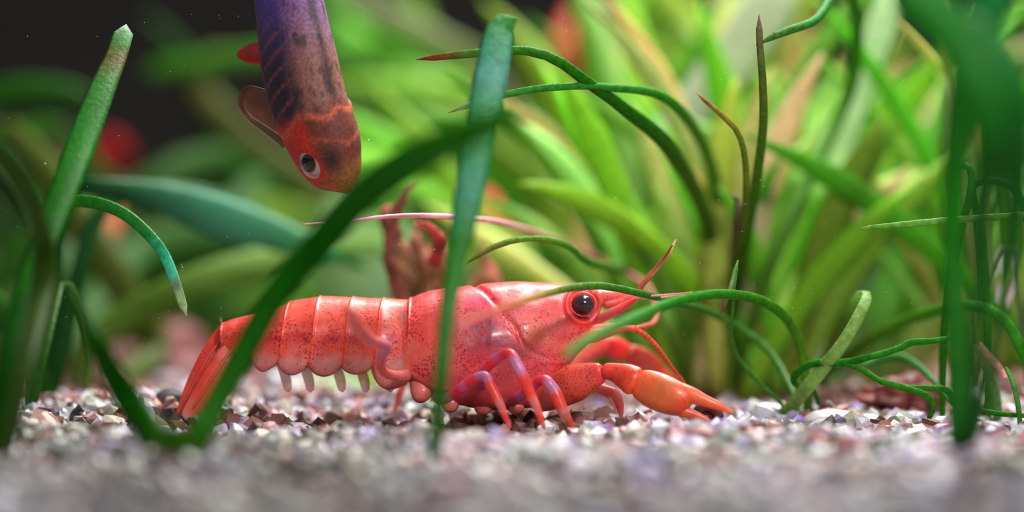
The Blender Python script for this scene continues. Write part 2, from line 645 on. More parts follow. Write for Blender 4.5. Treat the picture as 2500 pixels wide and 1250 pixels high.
# broad blade with a rounded pale tip, left
t = thing('broad_leaf_plant', base_at(-20, -2.8), 'broad green blade at left standing tall with a pale rounded tip', 'plant')
leaf([(-35, root_px(-35, -2.8), -2.8, 52), (10, 950, -2.6, 60), (50, 760, -2.2, 62), (100, 610, -1.8, 66), (150, 480, -1.4, 72), (200, 345, -0.9, 74), (250, 215, -0.5, 64), (286, 130, -0.2, 52), (308, 60, 0.0, 46)],
     [(0, (20, 92, 8)), (0.55, (22, 105, 14)), (0.7, (45, 140, 48)), (0.84, (75, 150, 70)), (0.9, (120, 125, 70)), (0.925, (140, 120, 80)), (0.94, (80, 140, 70)), (0.97, (120, 190, 120)), (1, (190, 215, 200))],
     t, mat=M_WAXY, n=48, thick=0.3)
leaf([(0, root_px(0, -3.2), -3.2, 40), (60, 900, -3.0, 48), (110, 640, -2.4, 60), (60, 470, -3.6, 60), (-40, 330, -4.4, 50)],
     [(0, (60, 95, 15)), (1, (62, 100, 20))], t, n=24)

# drooping blade with turquoise tip, left
t = thing('drooping_leaf_plant', base_at(60, 0.9), 'thin drooping green blade with a turquoise and white tip at left', 'plant')
leaf([(70, root_px(70, 0.9), 0.9, 26), (75, 800, 0.9, 26), (100, 620, 0.6, 28), (150, 505, 0.4, 30), (215, 492, 0.3, 31), (290, 515, 0.2, 30), (350, 560, 0.1, 29), (400, 620, 0.05, 27), (428, 690, 0, 26), (456, 772, 0, 17)],
     [(0, (28, 95, 12)), (0.6, (40, 125, 25)), (0.8, (45, 140, 60)), (0.87, (60, 185, 150)), (0.91, (90, 190, 160)), (0.93, (130, 150, 120)), (0.97, (150, 190, 130)), (1, (215, 225, 205))], t, n=44)
leaf([(75, root_px(75, 0.9), 0.9, 20), (110, 860, 0.8, 20), (150, 700, 1.2, 18), (180, 720, 1.3, 16), (215, 860, 1.3, 14), (205, 960, 1.2, 10)],
     [(0, (40, 100, 15)), (1, (70, 110, 30))], t, n=24)

# dark teal drooping leaves between left and centre
t = thing('teal_leaf_plant', base_at(130, 3.4), 'blurred dark plant with teal leaves drooping across the dark left side', 'plant')
leaf([(110, root_px(110, 3.4), 3.4, 50), (120, 700, 3.4, 50), (160, 480, 3.2, 50), (240, 458, 3.0, 46), (380, 480, 3.4, 75), (520, 525, 3.8, 105), (680, 575, 4, 80), (840, 640, 4, 40)],
     [(0, (20, 80, 15)), (0.5, (22, 90, 40)), (0.78, (70, 140, 110)), (1, (50, 130, 60))], t)
leaf([(115, root_px(115, 3.4), 3.4, 46), (170, 760, 3.4, 50), (260, 500, 3.6, 40), (470, 470, 4, 44), (700, 560, 4.2, 40), (900, 660, 4.4, 20)],
     [(0, (20, 80, 15)), (1, (30, 110, 50))], t)
leaf([(118, root_px(118, 3.4), 3.4, 60), (40, 800, 3.2, 60), (-60, 700, 3, 50)], [(0, (30, 90, 15)), (1, (50, 115, 25))], t, n=16)

# V-shaped pair of front leaves (left blade and the long diagonal one)
t = thing('v_shaped_plant', base_at(430, -3.3), 'v shaped pair of dark green blades, one leaning far over the tail', 'plant')
leaf([(415, 1125, -3.3, 55), (382, 1080, -3.3, 74), (330, 1000, -2.9, 74), (282, 925, -3.0, 66), (235, 840, -3.4, 56), (200, 770, -3.0, 34), (165, 700, -2.8, 16)],
     [(0, (40, 110, 10)), (0.2, (18, 92, 6)), (1, (22, 90, 10))], t, mat=M_WAXY, thick=0.25)
leaf([(445, 1125, -3.3, 60), (478, 1075, -3.3, 64), (530, 980, -3.1, 62), (600, 850, -2.9, 64), (680, 710, -2.8, 68), (780, 595, -2.9, 74), (880, 482, -3.4, 84), (1000, 396, -4.0, 92), (1130, 330, -4.8, 80), (1290, 270, -5.4, 40)],
     [(0, (40, 120, 10)), (0.2, (18, 96, 6)), (0.5, (22, 100, 8)), (0.8, (44, 130, 14)), (1, (60, 140, 24))], t, mat=M_WAXY, thick=0.25, n=40)
leaf([(430, 1125, -3.3, 90), (428, 1085, -3.6, 100), (418, 1040, -3.9, 60)], [(0, (70, 130, 15)), (1, (80, 135, 20))], t, n=12)

# tall front blade crossing the body, its bluish sheen painted into the colour stops
t = thing('tall_blade_plant', base_at(1062, -3.2), 'tall upright green blade with a bluish sheen crossing the crayfish body', 'plant')
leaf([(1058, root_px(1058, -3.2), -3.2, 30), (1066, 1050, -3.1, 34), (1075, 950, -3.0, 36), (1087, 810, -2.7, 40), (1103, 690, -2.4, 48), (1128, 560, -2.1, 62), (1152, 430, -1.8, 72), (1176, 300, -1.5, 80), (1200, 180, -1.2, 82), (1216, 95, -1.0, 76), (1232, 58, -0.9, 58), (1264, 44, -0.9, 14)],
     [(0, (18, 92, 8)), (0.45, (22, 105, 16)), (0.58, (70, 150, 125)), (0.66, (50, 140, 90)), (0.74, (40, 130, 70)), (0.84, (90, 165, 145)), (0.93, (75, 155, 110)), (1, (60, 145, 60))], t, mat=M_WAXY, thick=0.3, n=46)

# tall dark blade group at the far right, in front
t = thing('dark_green_plant', base_at(2345, -3.0), 'tall dark green blurred plant standing at the right edge in front', 'plant')
leaf([(2350, root_px(2350, -3.0), -3, 60), (2345, 1000, -3, 66), (2335, 800, -3, 56), (2325, 600, -3, 50), (2330, 420, -3.2, 56), (2350, 250, -3.6, 80), (2385, 120, -4, 110), (2430, -60, -4.4, 110)],
     [(0, (30, 110, 22)), (0.6, (26, 125, 14)), (0.8, (40, 140, 40)), (1, (45, 140, 85))], t, n=36)
leaf([(2345, root_px(2345, -3.0), -3, 30), (2380, 900, -3.6, 30), (2400, 500, -4.6, 60), (2420, 300, -5, 100), (2340, 100, -5, 120), (2180, -60, -5, 110)],
     [(0, (30, 110, 22)), (1, (30, 125, 30))], t, n=30)
leaf([(2360, root_px(2360, -3.0), -3, 30), (2440, 800, -3.8, 30), (2480, 460, -4.6, 70), (2470, 240, -5, 110), (2420, 120, -5, 90), (2350, 30, -5, 60)],
     [(0, (30, 110, 22)), (1, (28, 120, 40))], t, n=30)

# thin green blades lying over the head and claw: one plant right of the head
t = thing('arching_leaf_plant', base_at(1960, 0.9), 'plant with a long green blade arching over the crayfish claw and snout', 'plant')
leaf([(1975, root_px(1975, 0.9), 0.9, 22), (1965, 900, 0.9, 24), (1945, 820, 0.8, 25), (1905, 762, 0.5, 25), (1840, 728, 0.2, 25), (1750, 718, -0.3, 24), (1650, 736, -0.8, 25), (1550, 776, -1.5, 27), (1450, 822, -2.2, 28), (1370, 872, -2.8, 20)],
     [(0, (80, 120, 40)), (0.3, (50, 130, 25)), (0.55, (45, 145, 25)), (0.75, (90, 170, 70)), (1, (110, 160, 70))], t, n=46, mat=M_WAXY, thick=0.8)
leaf([(1970, root_px(1970, 0.9), 0.9, 18), (1880, 860, 1.6, 18), (1750, 770, 1.5, 18), (1640, 735, 0.7, 18), (1548, 713, -0.05, 18), (1470, 698, -0.25, 19), (1400, 702, -0.5, 20), (1330, 718, -1.1, 20), (1250, 744, -1.9, 18), (1120, 790, -3.0, 12)],
     [(0, (60, 120, 30)), (0.5, (60, 125, 25)), (0.62, (90, 130, 35)), (0.72, (165, 150, 70)), (0.82, (190, 120, 70)), (1, (215, 120, 110))], t, n=46, thick=0.8)  # pink end paints in the colour showing through the translucent blade
leaf([(1955, root_px(1955, 0.9), 0.9, 10), (1800, 870, 0.7, 10), (1790, 740, 0.1, 8), (1800, 640, 0.1, 9), (1790, 680, 0.05, 11), (1778, 720, 0, 10), (1760, 766, 0, 6)],
     [(0, (60, 110, 35)), (0.5, (60, 130, 40)), (0.85, (90, 150, 60)), (0.95, (150, 160, 120)), (1, (150, 60, 80))], t, n=34, thick=0.8)

# pale folded blade right
t = thing('folded_leaf_plant', base_at(1930, 1.0), 'pale green blade leaning right and folding over near the gravel', 'plant')
leaf([(1915, 1012, 0.8, 30), (1955, 965, 0.6, 34), (2005, 905, 0.4, 34), (2060, 835, 0.2, 32), (2100, 765, 0.15, 30), (2117, 722, 0.3, 28), (2095, 722, 0.9, 28), (2060, 790, 1.8, 34), (2020, 880, 2.6, 34), (2000, 950, 3.0, 24)],
     [(0, (120, 150, 80)), (0.15, (150, 185, 105)), (0.4, (165, 205, 120)), (0.52, (120, 170, 70)), (0.65, (70, 110, 35)), (1, (90, 115, 55))], t, n=50, thick=0.4, mat=M_WAXY)

# crawling curly runner at right
t = thing('curling_runner', base_at(2345, 0.5), 'curly green runner crawling over the gravel under the tall dark blade', 'plant')
leaf([(1998, 985, 0.9, 13), (1985, 955, 0.6, 14), (1940, 935, 0.6, 17), (1945, 912, 0.5, 19), (1985, 888, 0.4, 20), (2060, 886, 0.3, 19), (2120, 872, 0.2, 18), (2160, 862, 0.2, 17), (2200, 848, 0.2, 16), (2225, 836, 0.2, 17), (2280, 832, 0.1, 15), (2343, 820, 0.1, 12)],
     [(0, (25, 90, 20)), (0.5, (30, 115, 25)), (1, (45, 130, 35))], t, n=50, thick=0.8, rough=0.12, mat=M_WAXY)
leaf([(2060, 888, 0.3, 14), (2105, 903, 0.2, 15), (2150, 930, 0.1, 16), (2210, 948, 0.1, 17), (2258, 965, 0.1, 18), (2278, 992, 0.1, 15), (2262, 1036, 0.1, 10)],
     [(0, (60, 140, 40)), (0.6, (50, 130, 30)), (1, (28, 95, 20))], t, n=34, thick=0.8, rough=0.1, mat=M_WAXY)
leaf([(2200, 946, 0.1, 14), (2260, 948, 0.15, 15), (2310, 952, 0.2, 16), (2335, 990, 0.2, 18), (2345, 1040, 0.2, 16)],
     [(0, (60, 140, 40)), (1, (20, 85, 18))], t, n=26, thick=0.8, mat=M_WAXY)
leaf([(2325, 985, 0.2, 12), (2380, 1000, 0.2, 13), (2440, 1010, 0.1, 13), (2520, 1016, 0.1, 12)],
     [(0, (25, 95, 22)), (1, (45, 125, 30))], t, n=22, thick=0.8, mat=M_WAXY)
leaf([(2492, 1062, 0, 10), (2487, 1000, 0, 13), (2475, 940, 0, 13), (2455, 895, 0.1, 10)],
     [(0, (40, 120, 40)), (0.6, (110, 170, 90)), (1, (60, 130, 40))], t, n=22, thick=0.8, mat=M_WAXY)
leaf([(2330, 990, 0.3, 10), (2250, 900, 1.2, 18), (2180, 870, 1.6, 24), (2100, 895, 1.4, 20)],
     [(0, (30, 100, 25)), (1, (60, 130, 50))], t, n=22, thick=0.6)

# hooked stem and horizontal blade at right
t = thing('hooked_stem_plant', base_at(2390, 1.2), 'slim plant with hooked stem tops and one blade lying level at right', 'plant')
leaf([(2300, root_px(2300, 1.2), 1.2, 18), (2305, 850, 1.0, 22), (2322, 680, 0.5, 22), (2345, 560, 0.2, 21), (2368, 480, 0, 20), (2372, 425, 0, 18), (2360, 404, 0, 17), (2338, 412, 0.1, 14), (2322, 446, 0.2, 10)],
     [(0, (40, 105, 25)), (0.6, (30, 105, 25)), (1, (50, 130, 45))], t, n=44, thick=0.8, mat=M_WAXY)
leaf([(2410, root_px(2410, 1.2), 1.2, 24), (2412, 850, 1.0, 24), (2400, 650, 0.8, 24), (2385, 520, 0.6, 20), (2378, 456, 0.2, 17), (2420, 440, 0.1, 18), (2470, 456, 0, 18), (2498, 500, 0, 17), (2506, 560, 0, 12)],
     [(0, (60, 130, 45)), (0.5, (60, 140, 50)), (0.8, (25, 110, 45)), (1, (25, 110, 45))], t, n=44, thick=0.8, mat=M_WAXY)
leaf([(2560, root_px(2560, 1.0), 1.0, 20), (2570, 800, 0.8, 20), (2590, 600, 0.4, 18), (2545, 528, 0, 16), (2450, 529, 0, 17), (2330, 537, 0, 17), (2220, 547, 0, 16), (2100, 557, 0, 9)],
     [(0, (60, 130, 40)), (0.5, (110, 165, 70)), (0.9, (120, 175, 75)), (0.98, (110, 170, 60)), (1, (190, 150, 130))], t, n=50, thick=0.7, mat=M_WAXY)
leaf([(2585, root_px(2585, 1.0), 1.0, 24), (2570, 980, 1, 26), (2500, 862, 0.6, 28), (2455, 785, 0.6, 27), (2400, 752, 0.8, 27), (2320, 752, 1.4, 28), (2200, 790, 2.2, 30), (2080, 860, 3, 34), (1990, 930, 3.4, 34)],
     [(0, (50, 130, 30)), (0.35, (70, 160, 40)), (0.6, (80, 140, 40)), (1, (90, 130, 50))], t, n=46, thick=0.5, mat=M_WAXY)
leaf([(2520, root_px(2520, 2.4), 2.4, 12), (2480, 700, 2.0, 12), (2470, 600, 1.8, 12), (2410, 690, 2.0, 12), (2370, 800, 2.2, 12)],
     [(0, (80, 100, 80)), (1, (110, 125, 110))], t, n=30, thick=0.6)
leaf([(2440, root_px(2440, 0.8), 0.8, 22), (2430, 960, 0.7, 24), (2400, 880, 0.6, 22), (2385, 840, 0.5, 18), (2440, 900, 0.5, 18), (2460, 930, 0.4, 12)],
     [(0, (60, 130, 40)), (0.4, (120, 150, 110)), (1, (190, 130, 130))], t, n=26, thick=0.5)

# the stems rising and arching behind the head
t = thing('long_arching_plant', base_at(1720, 3.9), 'plant behind the snout whose long thin blades arch up and to the left', 'plant')
for spec, cols, th in (
    ([(1720, root_px(1720, 3.9), 3.9, 40), (1740, 800, 3.9, 40), (1730, 560, 3.4, 40), (1640, 370, 1.4, 40), (1520, 262, 0.6, 32), (1440, 205, 0.2, 28), (1350, 142, 0.0, 25), (1260, 122, 0.0, 22), (1140, 132, 0.0, 20), (1015, 146, 0.1, 12)],
     [(0, (80, 120, 50)), (0.5, (70, 120, 50)), (0.68, (28, 98, 20)), (0.85, (30, 105, 20)), (0.94, (60, 130, 40)), (0.97, (130, 90, 50)), (1, (170, 50, 50))], 0.7),
    ([(1730, root_px(1730, 3.9), 3.9, 34), (1760, 700, 3.9, 34), (1740, 420, 3.2, 34), (1640, 250, 1.0, 26), (1480, 213, 0.3, 19), (1350, 213, 0.05, 18), (1250, 227, 0, 17), (1160, 252, 0, 15), (1092, 277, 0, 9)],
     [(0, (90, 130, 50)), (0.55, (90, 140, 60)), (0.7, (60, 145, 40)), (0.93, (60, 150, 55)), (0.97, (110, 170, 90)), (1, (200, 200, 150))], 0.8),
    ([(1700, root_px(1700, 3.9), 3.9, 30), (1640, 820, 3, 30), (1560, 680, 3.9, 28), (1440, 640, 1.4, 20), (1390, 602, 0.8, 17), (1320, 583, 0.4, 15), (1250, 588, 0.2, 15), (1185, 612, 0.1, 14), (1134, 648, 0, 8)],
     [(0, (90, 130, 50)), (0.5, (90, 140, 60)), (0.75, (70, 150, 40)), (0.92, (110, 170, 50)), (0.97, (120, 120, 50)), (1, (90, 110, 40))], 0.8),
    ([(1740, root_px(1740, 3.9), 3.9, 22), (1790, 700, 3.2, 24), (1818, 520, 1.0, 19), (1820, 400, 0.5, 16), (1802, 325, 0.3, 14), (1755, 275, 0.3, 13), (1698, 226, 0.4, 9)],
     [(0, (70, 110, 40)), (0.6, (80, 120, 30)), (0.9, (100, 130, 40)), (1, (170, 120, 60))], 0.8),
    ([(1760, root_px(1760, 3.9), 3.9, 26), (1800, 720, 3.4, 28), (1840, 480, 1.4, 26), (1862, 320, 0.5, 22), (1862, 200, 0.1, 19), (1855, 110, 0, 17), (1853, 34, 0, 15)],
     [(0, (60, 110, 35)), (0.5, (50, 105, 30)), (0.8, (70, 120, 40)), (0.95, (90, 115, 60)), (1, (140, 110, 90))], 0.8),
    ([(1770, root_px(1770, 3.9), 3.9, 30), (1900, 600, 3, 32), (2080, 200, 3.9, 34), (2070, -40, 1.6, 30), (1995, 45, 0.5, 22), (1930, 72, 0.15, 22), (1890, 88, 0.05, 18), (1845, 112, 0, 11)],
     [(0, (90, 140, 60)), (0.5, (60, 130, 40)), (0.8, (50, 130, 60)), (0.93, (50, 150, 55)), (1, (70, 110, 50))], 0.8),
    ([(1750, root_px(1750, 3.9), 3.9, 30), (1785, 800, 3.9, 28), (1790, 640, 3.2, 24), (1798, 560, 1.4, 20), (1800, 490, 1.2, 16), (1782, 470, 1.2, 10)],
     [(0, (100, 110, 70)), (1, (110, 100, 80))], 0.8),
):
    leaf(spec, cols, t, n=54, thick=th, mat=M_WAXY)

# big out-of-focus leaves between the fish and the grass, each on the plant it grows from
t = thing('olive_leaf_plant', base_at(200, 4.5), 'blurred olive leaf rising behind the tail from low left', 'plant')
leaf([(190, root_px(190, 4.5), 4.5, 60), (215, 850, 4.5, 68), (300, 780, 4.5, 72), (450, 700, 4.5, 76), (620, 645, 4.6, 76), (800, 605, 4.8, 60), (1000, 600, 5, 30)],
     [(0, (80, 110, 35)), (0.4, (95, 135, 45)), (1, (120, 165, 80))], t)
leaf([(200, root_px(200, 4.5), 4.5, 40), (380, 860, 5, 70), (330, 760, 5, 80), (250, 620, 5, 90), (120, 430, 5.2, 90), (0, 300, 5.5, 60)],
     [(0, (70, 90, 25)), (1, (75, 95, 20))], t)

t = thing('pale_broad_plant', base_at(860, 7.2), 'blurred pale green broad leaves just behind the middle of the abdomen', 'plant')
for tx, ty, wd, c in ((830, 480, 120, (130, 175, 110)), (700, 640, 60, (90, 150, 60)), (1000, 560, 110, (140, 185, 130)), (900, 520, 90, (120, 165, 90)), (780, 650, 70, (150, 190, 120)), (1190, 650, 120, (120, 165, 90)), (1320, 655, 90, (125, 175, 105))):
    leaf([(860, root_px(860, 7.2), 7.2, wd * 0.4), ((860 * 2 + tx) / 3, 760, 7.1, wd * 0.8), ((860 + 2 * tx) / 3, (760 + 2 * ty) / 3, 7.1, wd), (tx, ty, 7.1, wd * 0.7)], [(0, c), (1, c)], t, n=18)

t = thing('tall_blurred_plant', base_at(1090, 7.5), 'blurred tall plant between fish and grass with long pale crossing leaves', 'plant')
for spec, c in (
    ([(1090, 0, 7.5, 60), (1200, 700, 7.5, 70), (1260, 380, 7.4, 70), (1180, 180, 7.2, 66), (1080, 108, 7.0, 64), (950, 40, 7, 60), (780, -50, 7, 50)], (125, 145, 95)),
    ([(1110, 0, 7.5, 60), (1350, 700, 7.5, 60), (1520, 420, 7.5, 64), (1580, 230, 7.5, 74), (1535, 110, 7.5, 66), (1470, -30, 7.5, 60)], (128, 140, 92)),
    ([(1080, 0, 7.5, 60), (1060, 600, 7.5, 60), (1000, 300, 7.4, 60), (850, 145, 7.4, 56), (650, 135, 7.3, 50), (400, 168, 7.3, 44), (340, 180, 7.3, 20)], (60, 125, 22)),
    ([(1080, 0, 7.5, 60), (1200, 560, 7.5, 60), (1240, 280, 7.4, 50), (1100, 215, 7.4, 46), (960, 208, 7.2, 40), (820, 210, 7.2, 34), (700, 220, 7.2, 20)], (130, 185, 60)),
    ([(1090, 0, 7.5, 50), (1180, 600, 7.5, 60), (1150, 320, 7.6, 60), (1080, 160, 7.6, 60), (900, 115, 7.8, 60), (760, 140, 7.8, 40)], (85, 160, 30)),
    ([(1090, 0, 7.5, 60), (1230, 820, 7.5, 60), (1400, 720, 7.5, 50), (1520, 560, 7.5, 40)], (170, 120, 70)),
    ([(1090, 0, 7.5, 60), (1000, 650, 7.5, 60), (900, 420, 7.8, 76), (950, 260, 7.8, 70), (1100, 160, 7.8, 60)], (75, 140, 35)),
    ([(1090, 0, 7.5, 60), (1300, 620, 7.5, 60), (1460, 500, 7.6, 64), (1340, 420, 7.8, 60), (1200, 380, 7.8, 50)], (145, 185, 85)),
    ([(1090, 0, 7.5, 60), (940, 640, 7.5, 60), (800, 480, 7.4, 60), (600, 330, 7.4, 60), (480, 200, 7.4, 60), (560, 120, 7.4, 60)], (95, 105, 50)),
):
    spec = [(spec[0][0], root_px(spec[0][0], 7.5), 7.5, spec[0][3])] + spec[1:]
    leaf(spec, [(0, c), (1, c)], t, n=34, thick=0.15)

t = thing('left_blurred_plant', base_at(-120, 6), 'blurred green leaves reaching in from the left edge over darkness', 'plant')
for spec, c in (
    ([(-120, 0, 6, 50), (-160, 500, 6, 60), (-60, 370, 6, 66), (60, 325, 6, 54), (165, 295, 6, 24)], (60, 130, 18)),
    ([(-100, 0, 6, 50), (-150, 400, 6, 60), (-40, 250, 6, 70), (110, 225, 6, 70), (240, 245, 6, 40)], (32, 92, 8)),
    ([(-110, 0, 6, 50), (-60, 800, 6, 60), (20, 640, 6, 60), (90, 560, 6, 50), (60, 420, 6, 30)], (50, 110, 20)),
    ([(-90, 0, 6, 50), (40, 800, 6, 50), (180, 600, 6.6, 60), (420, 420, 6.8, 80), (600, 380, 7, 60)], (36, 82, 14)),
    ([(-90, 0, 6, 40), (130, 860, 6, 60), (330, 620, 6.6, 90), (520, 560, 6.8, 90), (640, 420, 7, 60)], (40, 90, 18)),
):
    spec = [(spec[0][0], root_px(spec[0][0], 6), 6, spec[0][3])] + spec[1:]
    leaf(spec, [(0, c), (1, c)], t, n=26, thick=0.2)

# right-hand pale long leaves
t = thing('pale_ribbon_plant', base_at(2000, 4.3), 'blurred plant with wide pale ribbon leaves rising through the upper right', 'plant')
for spec, c in (
    ([(2000, 0, 4.3, 50), (1990, 700, 4.3, 60), (2025, 500, 4.3, 62), (2060, 340, 4.2, 64), (2120, 160, 4.2, 70), (2190, -40, 4.2, 80)], (175, 205, 160)),
    ([(1985, 0, 4.3, 50), (1800, 640, 4.5, 70), (1620, 380, 4.6, 90), (1720, 240, 4.7, 120), (1830, 90, 4.7, 130), (1930, -60, 4.7, 130)], (170, 185, 155)),
    ([(2010, 0, 4.3, 40), (2060, 620, 4.4, 50), (2200, 430, 4.5, 60), (2330, 330, 4.5, 60), (2450, 240, 4.4, 50), (2540, 190, 4.3, 40)], (125, 180, 60)),
    ([(2020, 0, 4.3, 40), (2040, 560, 4.4, 50), (2090, 330, 4.5, 50), (2250, 190, 4.5, 60), (2400, 90, 4.5, 60), (2540, 0, 4.5, 60)], (100, 165, 40)),
    ([(2020, 0, 4.3, 40), (2130, 640, 4.4, 50), (2250, 470, 4.5, 50), (2400, 380, 4.5, 80), (2540, 330, 4.5, 80)], (110, 150, 90)),
    ([(1980, 0, 4.3, 40), (1880, 700, 4.3, 50), (1920, 420, 4.3, 50), (1960, 200, 4.3, 60), (2060, 40, 4.3, 50), (2150, -40, 4.3, 50)], (110, 165, 60)),
):
    spec = [(spec[0][0], root_px(spec[0][0], 4.3), 4.3, spec[0][3])] + spec[1:]
    leaf(spec, [(0, c), (1, c)], t, n=30, thick=0.15)


# ------------------------------------------------------------------ grass tufts
def tuft(name, px, y, label, count, height, spread, width, colors, lean=0.0, seed=1, curl=0.6):
    rr = random.Random(seed)
    bx, by, bz = base_at(px, y)
    kk = (CAM_D + by) / (CAM_D + y)
    height, width = height * kk, width * kk * 1.25
    t = thing(name, (bx, by, bz), label, 'grass', None)
    for k in range(count):
        a = rr.gauss(lean, spread)
        h = height * rr.uniform(0.5, 1.1)
        yaw = rr.uniform(-0.7, 0.7)
        c = colors[rr.randrange(len(colors))]
        c = tuple(min(255, v * rr.uniform(0.85, 1.12)) for v in c)
        n = 14
        s = np.linspace(0, 1, n)
        ang = a + np.sign(a if abs(a) > 0.05 else rr.uniform(-1, 1)) * curl * rr.uniform(0.0, 1.6) * s ** 1.7
        dx = np.sin(ang) * math.cos(yaw)
        dy = np.sin(ang) * math.sin(yaw)
        dz = np.cos(ang)
        st = h / (n - 1)
        ox, oy = rr.uniform(-0.45, 0.45) * kk, rr.uniform(-0.35, 0.35) * kk
        path = np.stack([bx + ox + np.cumsum(dx) * st, by + oy + np.cumsum(dy) * st, bz - 0.04 + np.cumsum(dz) * st], 1)
        # keep blades above the gravel
        path[1:, 2] = np.maximum(path[1:, 2], ground_h(path[1:, 0], path[1:, 1]) + 0.03)
        hw = width * rr.uniform(0.6, 1.3) * 0.5 * (0.7 + 0.5 * np.sin(np.pi * s * 0.8)) 
        base = tuple(v * 0.9 + 15 for v in c)
        leaf3(path, hw, [(0, (min(255, base[0] + 15), base[1], base[2])), (0.3, c), (1, c)], t, 'leaf', 0.4, M_LEAF, 'point', 6, rr.uniform(-0.6, 0.6))
    return t


LG = [(150, 195, 70), (168, 205, 100), (120, 180, 45), (190, 212, 135), (100, 160, 45), (175, 185, 105)]
MG = [(110, 175, 50), (140, 185, 80), (90, 150, 40), (160, 190, 105)]
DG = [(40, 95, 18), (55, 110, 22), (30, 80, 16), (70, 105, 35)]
tuft('grass_tuft', 1760, 3.8, 'dense bright grass tuft standing right behind the snout and claw', 34, 3.0, 0.34, 0.13, LG, 0.0, 3)
tuft('grass_tuft', 1560, 5.5, 'light green grass tuft rising between the head and the withered plant', 26, 3.2, 0.38, 0.15, LG, -0.15, 4)
tuft('grass_tuft', 2040, 4.6, 'grass tuft behind the pale folded blade', 24, 3.0, 0.34, 0.13, MG, 0.12, 5)
tuft('grass_tuft', 1880, 7.6, 'tall grass tuft deep in the tank, directly behind the brightest tuft', 30, 3.8, 0.42, 0.17, LG, 0.1, 6)
tuft('grass_tuft', 2300, 6.8, 'grass tuft deep behind the hooked stems', 22, 3.3, 0.42, 0.16, MG, 0.15, 7)
tuft('grass_tuft', 1330, 8.6, 'faint grass tuft far behind the head with leaves leaning left', 22, 3.5, 0.5, 0.18, MG, -0.3, 8)
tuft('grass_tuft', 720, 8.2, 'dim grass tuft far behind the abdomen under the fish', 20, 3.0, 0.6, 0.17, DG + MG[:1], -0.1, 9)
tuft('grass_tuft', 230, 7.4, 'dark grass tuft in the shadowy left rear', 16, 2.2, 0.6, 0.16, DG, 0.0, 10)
tuft('grass_tuft', 2520, 4.2, 'grass tuft at the right edge beside the lilac rock', 16, 3.0, 0.35, 0.12, MG, -0.15, 11)
tuft('grass_tuft', 1650, 10.5, 'farthest grass tuft in front of the dark rear wall', 22, 3.4, 0.5, 0.2, MG, 0.1, 12)


# ------------------------------------------------------------------ rocks and red things behind
def blob(name, center, radii, color, mat, seed, lumps=0.18, color2=None, freq=1.2):
    nu, nvv = 36, 22
    kk = max(1.0, (CAM_D + center[1]) / (CAM_D + (4 + (center[1] - 4) / 2.7 if center[1] > 4 else center[1])))
    radii = [r_ * kk for r_ in radii]
    v, cols = [], []
    off = Vector((seed * 3.1, seed * 1.7, seed))
    for j in range(nvv + 1):
        ph = math.pi * j / nvv
        for i in range(nu):
            th = 2 * math.pi * i / nu
            d = Vector((math.sin(ph) * math.cos(th), math.sin(ph) * math.sin(th), math.cos(ph)))
            k = 1 + lumps * mnoise.noise(d * freq + off) * 2 + lumps * 0.5 * mnoise.noise(d * freq * 3 + off)
            v.append((center[0] + d.x * radii[0] * k, center[1] + d.y * radii[1] * k, center[2] + d.z * radii[2] * k))
            m = 0.5 + 0.9 * mnoise.noise(d * 2.2 + off * 2)
            m = min(1, max(0, m))
            c = np.array(lin(color)) * (1 - m) + np.array(lin(color2 or color)) * m
            cols.append(c)
    f = [(j * nu + i, (j + 1) * nu + i, (j + 1) * nu + (i + 1) % nu, j * nu + (i + 1) % nu) for j in range(nvv) for i in range(nu)]
    return mesh_obj(name, v, f, mat, None, cols)


tag(blob('rock', tuple(P(2470, 700, 10) + np.array([0.2, 0, -0.2])), (0.75, 0.6, 0.95), (225, 165, 200), M_ROCK, 3, color2=(205, 190, 215)), 'large blurred lilac pink rock at the right behind the grass', 'rock')
tag(blob('rock', tuple(P(760, 950, 6.5)), (1.0, 0.6, 0.16), (185, 150, 185), M_ROCK, 5, color2=(205, 175, 190)), 'low lilac rock lying behind and under the abdomen', 'rock')
tag(blob('rock', tuple(P(250, 905, 6.3)), (0.5, 0.4, 0.2), (92, 58, 52), M_ROCK, 6, color2=(125, 90, 84)), 'brown pink stone heap on the gravel at the left rear', 'rock')
tag(blob('rock', tuple(P(430, 900, 5.8)), (0.34, 0.4, 0.34), (88, 30, 34), M_ROCK, 7, color2=(110, 40, 40)), 'dark red rock behind the tail fan', 'rock')
tag(blob('rock', tuple(P(2210, 990, 1.7)), (0.26, 0.22, 0.17), (130, 55, 45), M_ROCK, 8, 0.3, color2=(90, 38, 34), freq=3), 'rust red jagged stone on the gravel at right below the green runner', 'rock')
tag(blob('rock', tuple(P(2030, 1030, 0.5)), (0.2, 0.13, 0.075), (225, 205, 205), M_ROCK, 9, 0.12, color2=(235, 225, 225)), 'smooth white pink pebble lying below the pale folded blade', 'pebble')
tag(blob('rock', tuple(P(1300, 740, 7)), (0.62, 0.5, 0.72), (150, 100, 55), M_ROCK, 11, color2=(135, 110, 60)), 'brown blurred boulder behind the crayfish carapace', 'rock')

# withered brown-red plant behind the back of the animal
t = thing('withered_plant', base_at(1050, 2.0), 'withered brown and red plant rising behind the crayfish back', 'plant')


